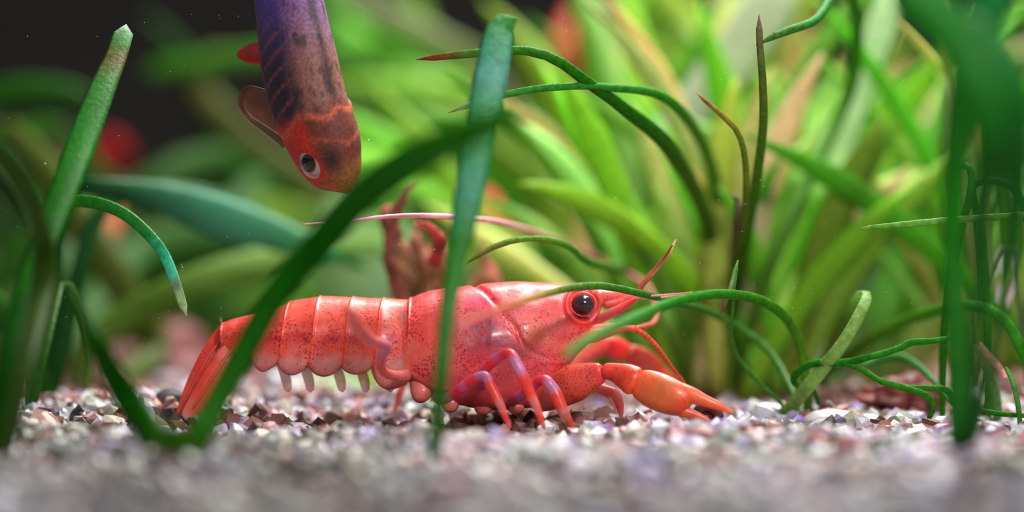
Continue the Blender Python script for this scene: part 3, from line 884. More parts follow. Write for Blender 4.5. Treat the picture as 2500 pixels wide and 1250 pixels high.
def ragged(spec, cols, parent, name='leaf', n=80, seed=0, amp=0.35):
    spec = np.array(spec, float)
    p3 = np.array([P(a, b, c) for a, b, c, _ in spec])
    wd = np.array([U(d, c) for _, _, c, d in spec])
    q = catmull(np.hstack([p3, wd[:, None]]), n)
    rg = sweep(q[:, :3], q[:, 3] * 0.5, q[:, 3] * 0.28, face_w(q[:, :3]), 28)
    for i in range(rg.shape[0]):
        c0 = q[i, :3]
        for j in range(28):
            p = Vector(rg[i, j]) * 4 + Vector((seed * 7, 0, 0))
            k = 1 + amp * 2 * mnoise.noise(p) + amp * 1.2 * mnoise.noise(p * 2.7) + amp * 0.8 * mnoise.noise(p * 6)
            rg[i, j] = c0 + (rg[i, j] - c0) * k
    v, f = ring_mesh(rg)
    tt = np.linspace(0, 1, n)
    ts = [c[0] for c in cols]
    cv = np.array([lin(c[1]) for c in cols])
    cc = np.repeat(np.stack([np.interp(tt, ts, cv[:, k]) for k in range(3)], 1), 28, axis=0)
    nn = np.array([mnoise.noise(Vector(p) * 4) for p in v])[:, None]
    cc = cc * (1 + 0.7 * nn)
    return mesh_obj(name, v, f, M_DEAD, parent, np.clip(cc, 0, 1))


WR = random.Random(5)
for k, (x0, x1, x2, x3, ytop, wd, c) in enumerate((
        (1030, 1010, 965, 935, 500, 46, (150, 78, 58)), (1036, 1020, 985, 950, 560, 50, (172, 98, 62)), (1045, 1035, 1000, 975, 585, 54, (118, 58, 44)),
        (1052, 1045, 1020, 1010, 560, 50, (165, 90, 60)), (1058, 1055, 1045, 1035, 600, 44, (188, 110, 84)), (1064, 1068, 1070, 1062, 575, 40, (140, 66, 48)),
        (1072, 1080, 1085, 1090, 590, 36, (170, 90, 66)), (1090, 1140, 1185, 1200, 640, 34, (176, 92, 66)), (1094, 1150, 1196, 1172, 596, 30, (165, 82, 64)),
        (1098, 1160, 1208, 1216, 655, 24, (120, 62, 48)), (1086, 1120, 1165, 1190, 625, 26, (190, 120, 100)), (1028, 1000, 950, 1015, 440, 24, (165, 70, 72)))):
    yy = 1.9 + WR.uniform(0, 1.0)
    c = (c[0] * 0.76, c[1] * 0.92, c[2] * 0.66)
    ragged([(x0, root_px(x0, 2), 2, wd * 0.7), (x1, 800, yy, wd), ((x1 + x2) / 2, 720, yy, wd), (x2, (720 + ytop) / 2 + 20, yy, wd * 1.05), ((x2 + x3) / 2, ytop + 40, yy, wd * 0.9), (x3, ytop, yy + 0.1, wd * 0.3)],
           [(0, (110, 66, 48)), (0.45, c), (0.8, tuple(v * 0.9 for v in c)), (1, (140, 66, 48))], t, seed=k, amp=0.42, n=60)
ragged([(1062, 645, 1.7, 26), (1072, 590, 1.4, 34), (1045, 556, 1.3, 30), (1012, 545, 1.4, 10)],
       [(0, (170, 60, 46)), (1, (200, 84, 70))], t, seed=44, amp=0.3, n=40)


def red_plant(name, label, stem, leaves, color, y):
    t = thing(name, base_at(stem[0], y), label, 'plant')
    sp = [(stem[0], root_px(stem[0], y), y, 14)] + [(a, b, y, 10) for a, b in stem[1]]
    leaf(sp, [(0, (110, 80, 60)), (1, (120, 60, 50))], t, 'stem', 0.9, n=16)
    for (a, b, c, d, wd) in leaves:
        leaf([(a, b, y, wd * 0.3), ((a * 2 + c) / 3, (b * 2 + d) / 3, y - 0.1, wd), ((a + 2 * c) / 3, (b + 2 * d) / 3, y - 0.15, wd), (c, d, y, wd * 0.4)], [(0, color), (1, color)], t, 'leaf', 0.12, n=16)
    return t


red_plant('red_leaved_plant', 'tall plant with pink red leaf at the top centre among grass', (1450, [(1440, 600), (1430, 240)]), [(1430, 240, 1425, 10, 130), (1432, 420, 1450, 230, 90)], (205, 80, 82), 9.5)
red_plant('red_leaved_plant', 'short red leaved plant just above the carapace right of the tall blade', (1230, [(1225, 700), (1210, 590)]), [(1210, 590, 1180, 470, 110), (1215, 600, 1060, 480, 60)], (205, 72, 80), 7.0)
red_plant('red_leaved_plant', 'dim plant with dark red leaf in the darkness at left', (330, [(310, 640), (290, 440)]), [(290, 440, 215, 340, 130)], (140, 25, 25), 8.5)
red_plant('red_leaved_plant', 'small plant with orange leaf hanging under the teal leaves', (300, [(290, 740), (285, 560)]), [(285, 500, 250, 620, 50)], (170, 100, 60), 5.5)
red_plant('red_leaved_plant', 'small red leaf plant between the grass and lilac rock', (2100, [(2095, 800), (2090, 740)]), [(2075, 755, 2085, 660, 80)], (215, 70, 60), 8.0)
red_plant('red_leaved_plant', 'brownish pink leaf plant in the upper right between pale ribbons', (2230, [(2225, 500), (2200, 350)]), [(2200, 350, 2230, 180, 120), (2150, 560, 2120, 420, 90)], (165, 110, 90), 9.0)


# ------------------------------------------------------------------ crayfish
CY = 0.30   # depth of the mid plane
cray = thing('crayfish', (0.0, CY, 0.0), 'orange red dwarf crayfish walking on gravel, translucent with dark red dots', 'crayfish')
KX = lambda px: (px - 1250) / FPX * (CAM_D + CY)
KZ = lambda py: CAM_Z - (py - 625) / FPX * (CAM_D + CY)

top_pts = np.array([(1556, 719), (1548, 716), (1520, 711), (1480, 704), (1400, 695), (1330, 690), (1280, 688), (1230, 688), (1150, 697), (1100, 701), (1050, 708), (1020, 720), (998, 732),
                    (985, 731), (944, 731), (900, 728), (870, 728), (820, 725), (780, 724), (750, 725), (719, 730), (690, 735), (650, 752), (620, 762), (590, 770), (561, 781), (541, 792)])[::-1]
bot_pts = np.array([(1556, 727), (1530, 733), (1500, 736), (1478, 738), (1466, 752), (1458, 790), (1450, 815), (1435, 838), (1410, 862), (1390, 890), (1370, 930), (1340, 975), (1300, 992), (1240, 998), (1180, 998), (1120, 985), (1060, 958), (1030, 942), (1000, 930)])[::-1]
wid_pts = np.array([(1556, 0.008), (1530, 0.03), (1500, 0.055), (1475, 0.08), (1460, 0.13), (1445, 0.19), (1420, 0.24), (1390, 0.28), (1340, 0.34), (1280, 0.385), (1200, 0.41), (1120, 0.40), (1050, 0.37), (1000, 0.33),
                    (985, 0.315), (900, 0.32), (800, 0.31), (700, 0.28), (640, 0.24), (590, 0.20), (541, 0.13)])[::-1]
bounds = [998, 911, 837, 756, 681, 615, 541]
lobe_b = [947, 911, 916, 913, 905, 868]
cusp_b = [930, 893, 888, 884, 880, 850, 828]


def margin(px):
    px = np.asarray(px, float)
    out = np.interp(px, bot_pts[:, 0], bot_pts[:, 1])
    for k in range(6):
        a, b = bounds[k], bounds[k + 1]
        m = (px <= a) & (px >= b)
        s = (a - px) / (a - b)
        cus = cusp_b[k] * (1 - s) + cusp_b[k + 1] * s
        sh = np.sin(np.pi * np.clip(s, 0, 1)) ** 0.55
        out = np.where(m, cus + (lobe_b[k] - cus) * sh, out)
    return out


xs = np.unique(np.r_[np.linspace(541, 1000, 300), np.linspace(1000, 1440, 190), np.linspace(1440, 1480, 40), np.linspace(1480, 1556, 40)])
JO, JI = 64, 8
topz = np.interp(xs, top_pts[:, 0], top_pts[:, 1])
k_ = np.ones(9) / 9
topz = np.r_[topz[:4], np.convolve(topz, k_, 'valid'), topz[-4:]]
botz = margin(xs)
wid = np.interp(xs, wid_pts[:, 0], wid_pts[:, 1])
rings, info = [], []
cerv = catmull(np.array([(1150, 690, 0), (1185, 712, 0), (1213, 742, 0), (1232, 775, 0), (1255, 800, 0)], float), 60)[:, :2]
bran = catmull(np.array([(1232, 760, 0), (1258, 795, 0), (1275, 835, 0), (1310, 862, 0), (1350, 872, 0), (1395, 866, 0)], float), 60)[:, :2]
rear = catmull(np.array([(1000, 728, 0), (994, 800, 0), (990, 860, 0), (1004, 905, 0), (1050, 935, 0), (1090, 945, 0)], float), 60)[:, :2]


def dline(px, py, line):
    return math.sqrt(((line[:, 0] - px) ** 2 + (line[:, 1] - py) ** 2).min())


for i, px in enumerate(xs):
    abd = px < 999
    seg = 0.0
    if abd:
        for k in range(6):
            if bounds[k + 1] <= px <= bounds[k]:
                seg = (bounds[k] - px) / (bounds[k] - bounds[k + 1])
    zt, zb, w_ = topz[i], botz[i], wid[i]
    row, inf = [], []
    prof = []
    for j in range(JO + 1):
        ph = j / JO
        py = zt + (zb - zt) * (1 - math.cos(math.pi * ph ** (1.0 if not abd else 0.92))) / 2
        a = min(ph / 0.52, 1.0)
        yy = math.sin(a * math.pi / 2) ** 0.85
        if ph > 0.52:
            q = (ph - 0.52) / 0.48
            yy = 1 - (0.14 if abd else 0.55) * q ** 2.2
        y = w_ * yy
        nrm = 0.0
        if abd:
            nrm += 0.007 * seg ** 2 + 0.005 * math.exp(-((seg - 0.97) / 0.035) ** 2)
            # pleura flare between the cusps
            if ph > 0.6:
                nrm += 0.02 * math.sin(math.pi * seg) * (ph - 0.6) / 0.4
        else:
            for ln, dp, wd in ((cerv, 0.018, 5), (bran, 0.012, 5), (rear, -0.015, 6)):
                d = dline(px, py, ln)
                if d < 25:
                    nrm -= dp * math.exp(-(d / wd) ** 2)
            de = math.hypot((px - 1424) / 1.02, py - 745)
            if px > 1370:
                nrm += 0.022 * math.exp(-((de - 42) / 5) ** 2) - 0.055 * smooth(np.float64(38 - de), 0, 12)
            nrm += 0.006 * mnoise.noise(Vector((px / 40, py / 40, 3)))
        shift = (24 * (1 - ph) * smooth(np.float64(999 - px), 0, 60) * smooth(np.float64(px - 541), 0, 80)) if abd else 0
        row.append((px + shift, py - nrm * 400 * max(0, math.cos(ph * math.pi)) * 0.8, y + nrm * math.sin(math.pi * min(ph * 0.9 + 0.05, 1))))
        inf.append((px + shift, py, seg, ph, abd, 0))
    # ventral closing
    zi = zb - (22 if abd else 0)
    for j in range(1, JI + 1):
        q = j / JI
        row.append((row[JO][0], zb + (zi - zb) * (1 - (1 - q) ** 2) + (0 if abd else 2 * q), row[JO][2] * (1 - q)))
        inf.append((px, zb, seg, 1.0, abd, 1))
    full = [(a, b, -c) for a, b, c in row] + [(a, b, c) for a, b, c in row[1:-1]][::-1]
    finf = inf + inf[1:-1][::-1]
    rings.append(full)
    info.append(finf)


def gauss(px, py, cx, cy, rx, ry):
    return math.exp(-((px - cx) / rx) ** 2 - ((py - cy) / ry) ** 2)


def cray_color(px, py, seg, ph, abd, inner):
    if abd:
        c = np.array([232, 92, 72.0])
        dots = 0.8
        low = float(smooth(np.float64(py), 845, 885))
        c = c * (1 - low) + np.array([208, 146, 138]) * low
        up = float(smooth(np.float64(-ph), -0.3, -0.05))
        c = c * (1 - up) + np.array([238, 82, 50]) * up
        dots = dots * (1 - 0.45 * low)
        # orange hinge bands
        e = math.exp(-((seg - 0.99) / 0.05) ** 2) + math.exp(-(seg / 0.05) ** 2)
        e = min(e, 1) * 0.85
        c = c * (1 - e) + np.array([250, 88, 40]) * e
        # red marks at mid flank
        r = gauss(seg, py, 0.45, 822, 0.35, 13)
        c = c * (1 - 0.8 * r) + np.array([222, 38, 38]) * 0.8 * r
        dots += 0.5 * r
        pale = gauss(seg, py, 0.5, 803, 0.5, 6)
        c = c * (1 - 0.5 * pale) + np.array([225, 135, 115]) * 0.5 * pale
        if px < 640:
            q = float(smooth(np.float64(640 - px), 0, 60))
            c = c * (1 - q) + np.array([235, 70, 52]) * q
        d = gauss(px, py, 985, 775, 9, 16)
        c = c * (1 - 0.8 * d) + np.array([70, 20, 25]) * 0.8 * d
    else:
        c = np.array([214, 84, 88.0])
        dots = 0.85
        for cx, cy, rx, ry, col, a in (
            (1020, 830, 55, 90, (236, 92, 70), 0.8), (1060, 725, 70, 25, (238, 78, 90), 0.7), (1170, 730, 35, 25, (238, 48, 105), 0.8),
            (1180, 812, 50, 45, (95, 40, 78), 0.95), (1240, 850, 60, 30, (135, 45, 78), 0.7), (1310, 812, 45, 34, (196, 92, 36), 0.75),
            (1345, 752, 30, 26, (222, 60, 58), 0.6), (1290, 745, 50, 25, (205, 110, 112), 0.5), (1200, 930, 120, 60, (196, 88, 95), 0.7),
            (1050, 900, 60, 50, (222, 128, 118), 0.65), (1367, 795, 20, 20, (186, 108, 104), 0.7), (1432, 800, 35, 28, (238, 40, 34), 0.85),
            (1390, 840, 40, 40, (222, 78, 74), 0.5), (1424, 745, 55, 50, (240, 96, 84), 0.7), (1500, 715, 60, 14, (228, 66, 52), 0.9), (1280, 695, 160, 16, (222, 58, 58), 0.7),
        ):
            g = a * gauss(px, py, cx, cy, rx, ry)
            c = c * (1 - g) + np.array(col) * g
        for ln, col in ((cerv, (246, 150, 160)), (bran, (225, 120, 115)), (rear, (245, 150, 120))):
            d = dline(px, py, ln)
            if d < 10:
                g = 0.7 * math.exp(-(d / 3.0) ** 2)
                c = c * (1 - g) + np.array(col) * g
        de = math.hypot(px - 1424, py - 745)
        if px > 1360 and de < 60:
            dots *= float(smooth(np.float64(de), 42, 60))
            g = 0.8 * math.exp(-((de - 45) / 3.0) ** 2)
            c = c * (1 - g) + np.array((235, 50, 40)) * g
        dots *= 1 - 0.6 * gauss(px, py, 1367, 795, 20, 20)
        dots *= 1 - 0.75 * float(smooth(np.float64(py), 900, 960))
    if inner:
        dots = 0
    return (*lin(np.clip(c, 0, 255)), min(1.2, dots))


nr, ns = len(rings), len(rings[0])
V = np.array(rings, float).reshape(-1, 3)
V3 = np.stack([KX(V[:, 0]), CY + V[:, 2], KZ(V[:, 1])], 1)
cols = [cray_color(*inf) for rr_ in info for inf in rr_]
_, F = ring_mesh(V3.reshape(nr, ns, 3))
body = mesh_obj('body', V3, F, M_SHELL, cray, cols)
EYE_Y = CY - 0.20


def to_faces(rg):
    return ring_mesh(rg)


def tube_px(name, spec, cols, parent, mat, flat=0.8, sides=14, n=40, cap=0.6, W=None, bump=None, knees=False):
    """limb: rows (px, py, y, width_px)"""
    spec = np.array(spec, float)
    p3 = np.array([P(a, b, c) for a, b, c, _ in spec])
    wd = np.array([U(d, c) for _, _, c, d in spec])
    src = np.hstack([p3, wd[:, None]])
    if knees:
        ex = [src[0]]
        for a_, b_ in zip(src[:-1], src[1:]):
            ex += [a_ * 0.78 + b_ * 0.22, a_ * 0.22 + b_ * 0.78]
        src = np.array(ex + [src[-1]])
    q = catmull(src, n)
    half = q[:, 3] * 0.5
    s = np.r_[0, np.cumsum(np.linalg.norm(np.diff(q[:, :3], axis=0), axis=1))]
    e0 = np.clip(s / (half[0] * cap + 1e-6), 0, 1)
    e1 = np.clip((s[-1] - s) / (half[-1] * cap + 1e-6), 0, 1)
    half = half * np.sqrt(1 - (1 - e0) ** 2 + 0.01) * np.sqrt(1 - (1 - e1) ** 2 + 0.01)
    if bump:
        tt = np.linspace(0, 1, n)
        for c, a, w_ in bump:
            half = half * (1 + a * np.exp(-((tt - c) / w_) ** 2))
    rg = sweep(q[:, :3], half, half * flat, face_w(q[:, :3]) if W is None else W, sides)
    v, f = ring_mesh(rg)
    tt = np.linspace(0, 1, n)
    ts = [c[0] for c in cols]
    cv = np.array([list(lin(c[1])) + [c[2] if len(c) > 2 else 0.0] for c in cols])
    cc = np.repeat(np.stack([np.interp(tt, ts, cv[:, k]) for k in range(4)], 1), sides, axis=0)
    return mesh_obj(name, v, f, mat, parent, cc)


# eye: ball, pale lid ring
def ball(name, c, r, colfn, mat, parent, sx=1, sy=1, sz=1, nu=40, nv_=24, rot=None):
    v, cols, f = [], [], []
    for j in range(nv_ + 1):
        ph = math.pi * j / nv_
        for i in range(nu):
            th = 2 * math.pi * i / nu
            d = Vector((math.sin(ph) * math.cos(th), -math.cos(ph), math.sin(ph) * math.sin(th)))
            p = Vector((d.x * sx * r, d.y * sy * r, d.z * sz * r))
            if rot is not None:
                p = rot @ p
            v.append((c[0] + p.x, c[1] + p.y, c[2] + p.z))
            cols.append(colfn(math.degrees(ph)))
    for j in range(nv_):
        for i in range(nu):
            f.append((j * nu + i, j * nu + (i + 1) % nu, (j + 1) * nu + (i + 1) % nu, (j + 1) * nu + i))
    return mesh_obj(name, v, f, mat, parent, cols)


def eye_col(a):
    base = lin((30, 20, 26)) if a < 22 else (lin((52, 34, 42)) if a < 60 else lin((78, 56, 74)))
    return base


for sgn, nm in ((-1, 'eye'), (1, 'eye')):
    yy = CY + sgn * 0.20
    c = P(1424, 743, yy)
    e = ball('eye', c, U(27.5, yy), eye_col, M_EYE, cray, 1.0, 0.9, 0.90)
    e['label'] = 'round dark brown eye' if sgn < 0 else 'dark eye on the hidden side'
    th = np.linspace(0, 2 * math.pi, 41)
    pth = np.stack([c[0] + np.cos(th) * U(31, yy), np.full(41, yy - sgn * -0.0 - (0.012 if sgn < 0 else -0.012)), c[2] + np.sin(th) * U(28.5, yy)], 1)
    rg = sweep(pth, 0.007, 0.007, (0, 1, 0), 8)
    v, f = ring_mesh(rg, False)
    mesh_obj('eye_rim', v, f, M_SHELL, cray, np.tile([*lin((236, 96, 76)), 0], (len(v), 1)))
    # stalk
    tube_px('eye_stalk', [(1405, 752, CY + sgn * 0.08, 42), (1418, 746, CY + sgn * 0.16, 44)], [(0, (230, 90, 80)), (1, (238, 120, 105))], cray, M_SHELL, n=8)

# antennal scale and peduncle plates at the front of the head
for sgn in (-1, 1):
    o_ = CY + sgn * 0.13
    tube_px('antennal_scale', [(1440, 788, o_, 30), (1470, 776, o_, 24), (1510, 756, o_ * 0.96, 22), (1545, 735, o_ * 0.92, 14), (1556, 728, o_ * 0.9, 6)],
            [(0, (238, 80, 70), 0.2), (0.4, (224, 100, 100), 0), (0.7, (230, 80, 76), 0), (1, (235, 70, 64), 0)], cray, M_FAN, flat=0.25)
    tube_px('antenna_base', [(1415, 812, o_ + sgn * 0.01, 52), (1450, 812, o_ + sgn * 0.02, 46), (1490, 804, o_ + sgn * 0.02, 30), (1525, 800, o_ + sgn * 0.02, 17), (1556, 803, o_ + sgn * 0.02, 15)],
            [(0, (235, 60, 52), 0.6), (0.5, (228, 84, 74), 0.5), (0.8, (236, 66, 46), 0.2), (1, (245, 88, 44), 0)], cray, M_SHELL, n=26, bump=[(0.72, 0.12, 0.03), (0.5, 0.1, 0.03)])
    tube_px('antennule_base', [(1470, 742, CY + sgn * 0.05, 22), (1510, 738, CY + sgn * 0.05, 18), (1535, 728, CY + sgn * 0.05, 16), (1556, 722, CY + sgn * 0.05, 12)],
            [(0, (225, 70, 66), 0), (0.7, (232, 52, 50), 0), (1, (230, 90, 80), 0)], cray, M_SHELL, n=18, bump=[(0.5, 0.15, 0.04)])


def flagellum(name, spec, c0, c1, n=160, ring=0.12, period=3.0, parent=cray, dark=0.7):
    spec = np.array(spec, float)
    p3 = np.array([P(a, b, c) for a, b, c, _ in spec])
    wd = np.array([U(d, c) for _, _, c, d in spec])
    q = catmull(np.hstack([p3, wd[:, None]]), n)
    k = np.arange(n)
    half = q[:, 3] * 0.5 * (1 + ring * np.cos(2 * math.pi * k / period))
    rg = sweep(q[:, :3], half, half, face_w(q[:, :3]), 8)
    v, f = ring_mesh(rg)
    t = (k / (n - 1))[:, None]
    c = lin(c0) * (1 - t) + lin(c1) * t
    c = c * np.where((k % 6 < 3)[:, None], 1.0, dark)
    return mesh_obj(name, v, f, M_FLAG, parent, np.repeat(c, 8, axis=0))


flagellum('antennule', [(1550, 722, CY - 0.05, 11), (1570, 690, CY - 0.08, 9.5), (1600, 655, CY - 0.12, 9), (1625, 625, CY - 0.2, 7.5), (1642, 598, CY - 0.35, 4)], (215, 105, 80), (170, 130, 70), n=150)
flagellum('antennule', [(1550, 722, CY + 0.05, 10), (1574, 692, CY + 0.06, 9), (1608, 652, CY + 0.1, 8.5), (1634, 618, CY + 0.16, 7), (1650, 585, CY + 0.3, 3)], (205, 110, 80), (170, 125, 80), n=150)
flagellum('antennule', [(1552, 726, CY - 0.06, 7), (1600, 722, CY - 0.1, 5), (1650, 718, CY - 0.12, 4.5), (1690, 714, CY - 0.16, 4)], (225, 170, 160), (235, 130, 100), n=120)
flagellum('antennule', [(1552, 726, CY + 0.06, 7), (1602, 728, CY + 0.1, 5), (1650, 722, CY + 0.2, 4), (1700, 724, CY + 0.3, 3)], (215, 160, 150), (220, 140, 110), n=120)
flagellum('antenna', [(1550, 803, CY - 0.12, 13), (1575, 818, CY - 0.1, 12), (1605, 848, CY - 0.06, 11), (1632, 885, 0.28, 9), (1655, 915, 0.36, 7), (1668, 930, 0.4, 6), (1700, 985, 0.6, 5), (1722, 1012, 0.8, 3)], (240, 84, 44), (225, 70, 45), n=200, ring=0.06)
flagellum('antenna', [(1550, 803, CY + 0.15, 14), (1600, 780, CY + 1.0, 12), (1580, 700, CY + 2.6, 12), (1470, 635, CY + 3.0, 13), (1340, 580, CY + 2.3, 14), (1230, 545, CY + 0.9, 15), (1120, 531, 0.45, 14), (1020, 526, 0.2, 12), (930, 530, 0.05, 10), (850, 540, 0, 7), (740, 547, 0, 3)],
          (215, 80, 60), (238, 190, 205), n=260, ring=0.03, dark=0.9)

# mouthparts, small pincer leg below
tube_px('maxilliped', [(1370, 900, 0.05, 40), (1420, 930, 0.02, 40), (1465, 950, 0, 32), (1500, 962, -0.02, 28), (1512, 985, -0.03, 22), (1516, 1012, -0.04, 12), (1518, 1030, -0.04, 6)],
        [(0, (212, 100, 100)), (0.5, (214, 120, 112)), (0.62, (222, 62, 56)), (0.72, (212, 120, 116)), (0.84, (226, 76, 60)), (1, (214, 130, 120))], cray, M_LIMB, n=36)
tube_px('maxilliped', [(1370, 905, 0.45, 34), (1420, 925, 0.5, 34), (1480, 955, 0.5, 28), (1505, 990, 0.5, 20), (1500, 1022, 0.5, 8)],
        [(0, (206, 96, 96)), (0.6, (214, 110, 106)), (1, (214, 130, 120))], cray, M_LIMB, n=30)


# claws
def make_claw(sg, pts, near=True):
    """pts: dict of part outlines"""
    arm = tube_px('claw_arm', pts['merus'], pts['merus_c'], cray, M_CLAW, flat=0.62, sides=20, n=44)
    wr = tube_px('wrist_segment', pts['carpus'], pts['carpus_c'], arm, M_CLAW, flat=0.72, sides=20, n=30)
    palm = tube_px('palm', pts['palm'], pts['palm_c'], arm, M_CLAW, flat=0.6, sides=22, n=40)
    a = tube_px('pincer_finger', pts['f1'], pts['f_c'], arm, M_CLAW, flat=0.7, sides=14, n=30)
    b = tube_px('pincer_finger', pts['f2'], pts['f_c'], arm, M_CLAW, flat=0.7, sides=14, n=26)
    return arm


make_claw(-1, dict(
    merus=[(1300, 985, 0.15, 50), (1350, 962, 0.02, 78), (1400, 936, -0.08, 92), (1440, 919, -0.14, 70), (1478, 907, -0.18, 42)],
    merus_c=[(0, (206, 96, 98), 0.1), (0.35, (214, 100, 98), 0.5), (0.6, (228, 84, 72), 1.0), (0.85, (228, 96, 92), 0.8), (0.95, (238, 60, 70), 0.3), (1, (235, 40, 70), 0)],
    carpus=[(1470, 904, -0.18, 36), (1498, 909, -0.22, 46), (1528, 920, -0.26, 66), (1550, 932, -0.28, 74), (1563, 938, -0.28, 70)],
    carpus_c=[(0, (232, 52, 76), 0.2), (0.3, (236, 74, 62), 0.9), (0.8, (246, 74, 36), 0.8), (1, (250, 96, 36), 0)],
    palm=[(1548, 930, -0.28, 58), (1575, 942, -0.31, 82), (1608, 957, -0.34, 92), (1645, 972, -0.37, 86), (1672, 981, -0.38, 74), (1688, 988, -0.39, 64)],
    palm_c=[(0, (248, 90, 40), 0.1), (0.18, (222, 92, 52), 0.8), (0.45, (205, 104, 50), 0.35), (0.75, (218, 98, 48), 0.35), (0.9, (240, 78, 40), 0.7), (1, (246, 96, 48), 0)],
    f1=[(1650, 950, -0.37, 40), (1688, 965, -0.39, 40), (1725, 980, -0.41, 28), (1760, 994, -0.42, 19), (1790, 1010, -0.42, 6)],
    f2=[(1655, 1000, -0.38, 38), (1680, 1008, -0.39, 26), (1705, 1016, -0.40, 18), (1730, 1028, -0.41, 11), (1752, 1040, -0.41, 5)],
    f_c=[(0, (244, 96, 50), 0.2), (0.4, (236, 100, 62), 0.3), (1, (244, 110, 56), 0)],
))
make_claw(1, dict(
    merus=[(1330, 950, 0.5, 40), (1375, 905, 0.85, 56), (1425, 862, 1.15, 60), (1480, 842, 1.4, 44)],
    merus_c=[(0, (206, 90, 92), 0.1), (0.5, (216, 96, 92), 0.5), (1, (226, 52, 60), 0.3)],
    carpus=[(1470, 842, 1.4, 38), (1500, 850, 1.5, 54), (1535, 862, 1.55, 44)],
    carpus_c=[(0, (226, 40, 50), 0.3), (0.6, (232, 36, 40), 0.4), (1, (232, 66, 46), 0)],
    palm=[(1525, 858, 1.55, 40), (1555, 875, 1.6, 60), (1585, 893, 1.65, 60), (1610, 912, 1.7, 42)],
    palm_c=[(0, (214, 60, 52), 0.3), (0.5, (196, 70, 62), 0.4), (1, (206, 52, 48), 0.3)],
    f1=[(1600, 900, 1.7, 28), (1640, 925, 1.72, 22), (1670, 955, 1.74, 8)],
    f2=[(1592, 922, 1.7, 26), (1622, 950, 1.72, 18), (1645, 975, 1.74, 7)],
    f_c=[(0, (206, 60, 50), 0.2), (1, (210, 90, 60), 0)],
))

# walking legs (near side, clearly banded)
BAND = [(0, (205, 140, 150)), (0.10, (176, 120, 165)), (0.17, (186, 118, 160)), (0.19, (214, 92, 96)), (0.27, (214, 88, 90)), (0.29, (184, 120, 168)), (0.36, (190, 116, 160)), (0.38, (232, 48, 66)), (0.45, (235, 44, 70)), (0.47, (206, 100, 150)),
        (0.51, (206, 100, 150)), (0.53, (236, 52, 70)), (0.60, (234, 60, 70)), (0.62, (190, 124, 166)), (0.70, (196, 124, 160)), (0.72, (236, 64, 50)), (0.82, (236, 66, 50)), (0.84, (222, 124, 116)), (0.9, (226, 110, 96)), (0.92, (234, 62, 50)), (1, (236, 110, 86))]
KN = [(0.48, 0.08, 0.03), (0.74, 0.07, 0.02)]
tube_px('leg', [(1180, 960, 0.05, 24), (1172, 912, -0.3, 24), (1240, 855, -0.56, 24), (1268, 900, -0.6, 27), (1294, 960, -0.6, 25), (1316, 1010, -0.6, 19), (1330, 1050, -0.6, 9)], BAND, cray, M_LIMB, n=60, bump=KN, knees=True)
tube_px('leg', [(1060, 965, 0.1, 24), (1082, 980, -0.2, 25), (1180, 910, -0.5, 23), (1202, 950, -0.52, 25), (1222, 990, -0.54, 21), (1246, 1046, -0.54, 9)], BAND, cray, M_LIMB, n=60, bump=KN, knees=True)
tube_px('leg', [(1240, 985, 0.1, 26), (1265, 972, -0.15, 26), (1325, 922, -0.38, 25), (1352, 950, -0.4, 29), (1372, 998, -0.42, 30), (1390, 1030, -0.43, 18), (1404, 1058, -0.44, 9)], BAND, cray, M_LIMB, n=60, bump=KN, knees=True)
# last leg lifted towards the abdomen
tube_px('leg', [(1000, 915, 0.0, 30), (965, 918, -0.25, 26), (934, 905, -0.5, 24), (930, 872, -0.7, 26), (942, 846, -0.95, 28), (905, 830, -1.3, 30), (872, 795, -1.8, 34), (850, 750, -2.3, 26)],
        [(0, (225, 130, 120)), (0.25, (228, 110, 104)), (0.4, (206, 150, 180)), (0.55, (238, 130, 130)), (0.7, (240, 130, 115)), (1, (248, 110, 70))], cray, M_LIMB, n=50)
# far-side legs
for spec in ([(1150, 960, 0.5, 22), (1130, 900, 0.9, 22), (1110, 940, 1.1, 20), (1095, 1020, 1.15, 8)], [(1250, 970, 0.5, 22), (1290, 900, 0.9, 22), (1330, 940, 1.2, 20), (1350, 1015, 1.25, 8)],
             [(1200, 960, 0.5, 22), (1220, 900, 0.9, 22), (1240, 950, 1.2, 20), (1250, 1018, 1.2, 8)], [(1040, 950, 0.5, 22), (1010, 900, 0.9, 22), (980, 950, 1.1, 20), (960, 1018, 1.1, 8)]):
    tube_px('leg', spec, BAND, cray, M_LIMB, n=30)
# coxae under the chest
for px, py, w_ in ((1030, 960, 52), (1100, 985, 46), (1180, 992, 46), (1260, 990, 44)):
    tube_px('leg_base', [(px - 5, py - 40, 0.10, w_), (px, py, 0.06, w_), (px + 8, py + 18, 0.03, w_ * 0.6)], [(0, (220, 124, 116)), (1, (224, 120, 112))], cray, M_FAN, n=14)
# swimmerets
for k, px in enumerate((940, 880, 822, 745, 690)):
    for sgn in (-1, 1):
        yy = CY + sgn * 0.16
        tube_px('swimmeret', [(px - 8, 880, yy, 20), (px + 2, 905, yy, 24), (px + 10, 932, yy, 24), (px + 14, 958, yy, 16)], [(0, (235, 175, 160)), (1, (240, 180, 170))], cray, M_THIN, flat=0.35, n=14)

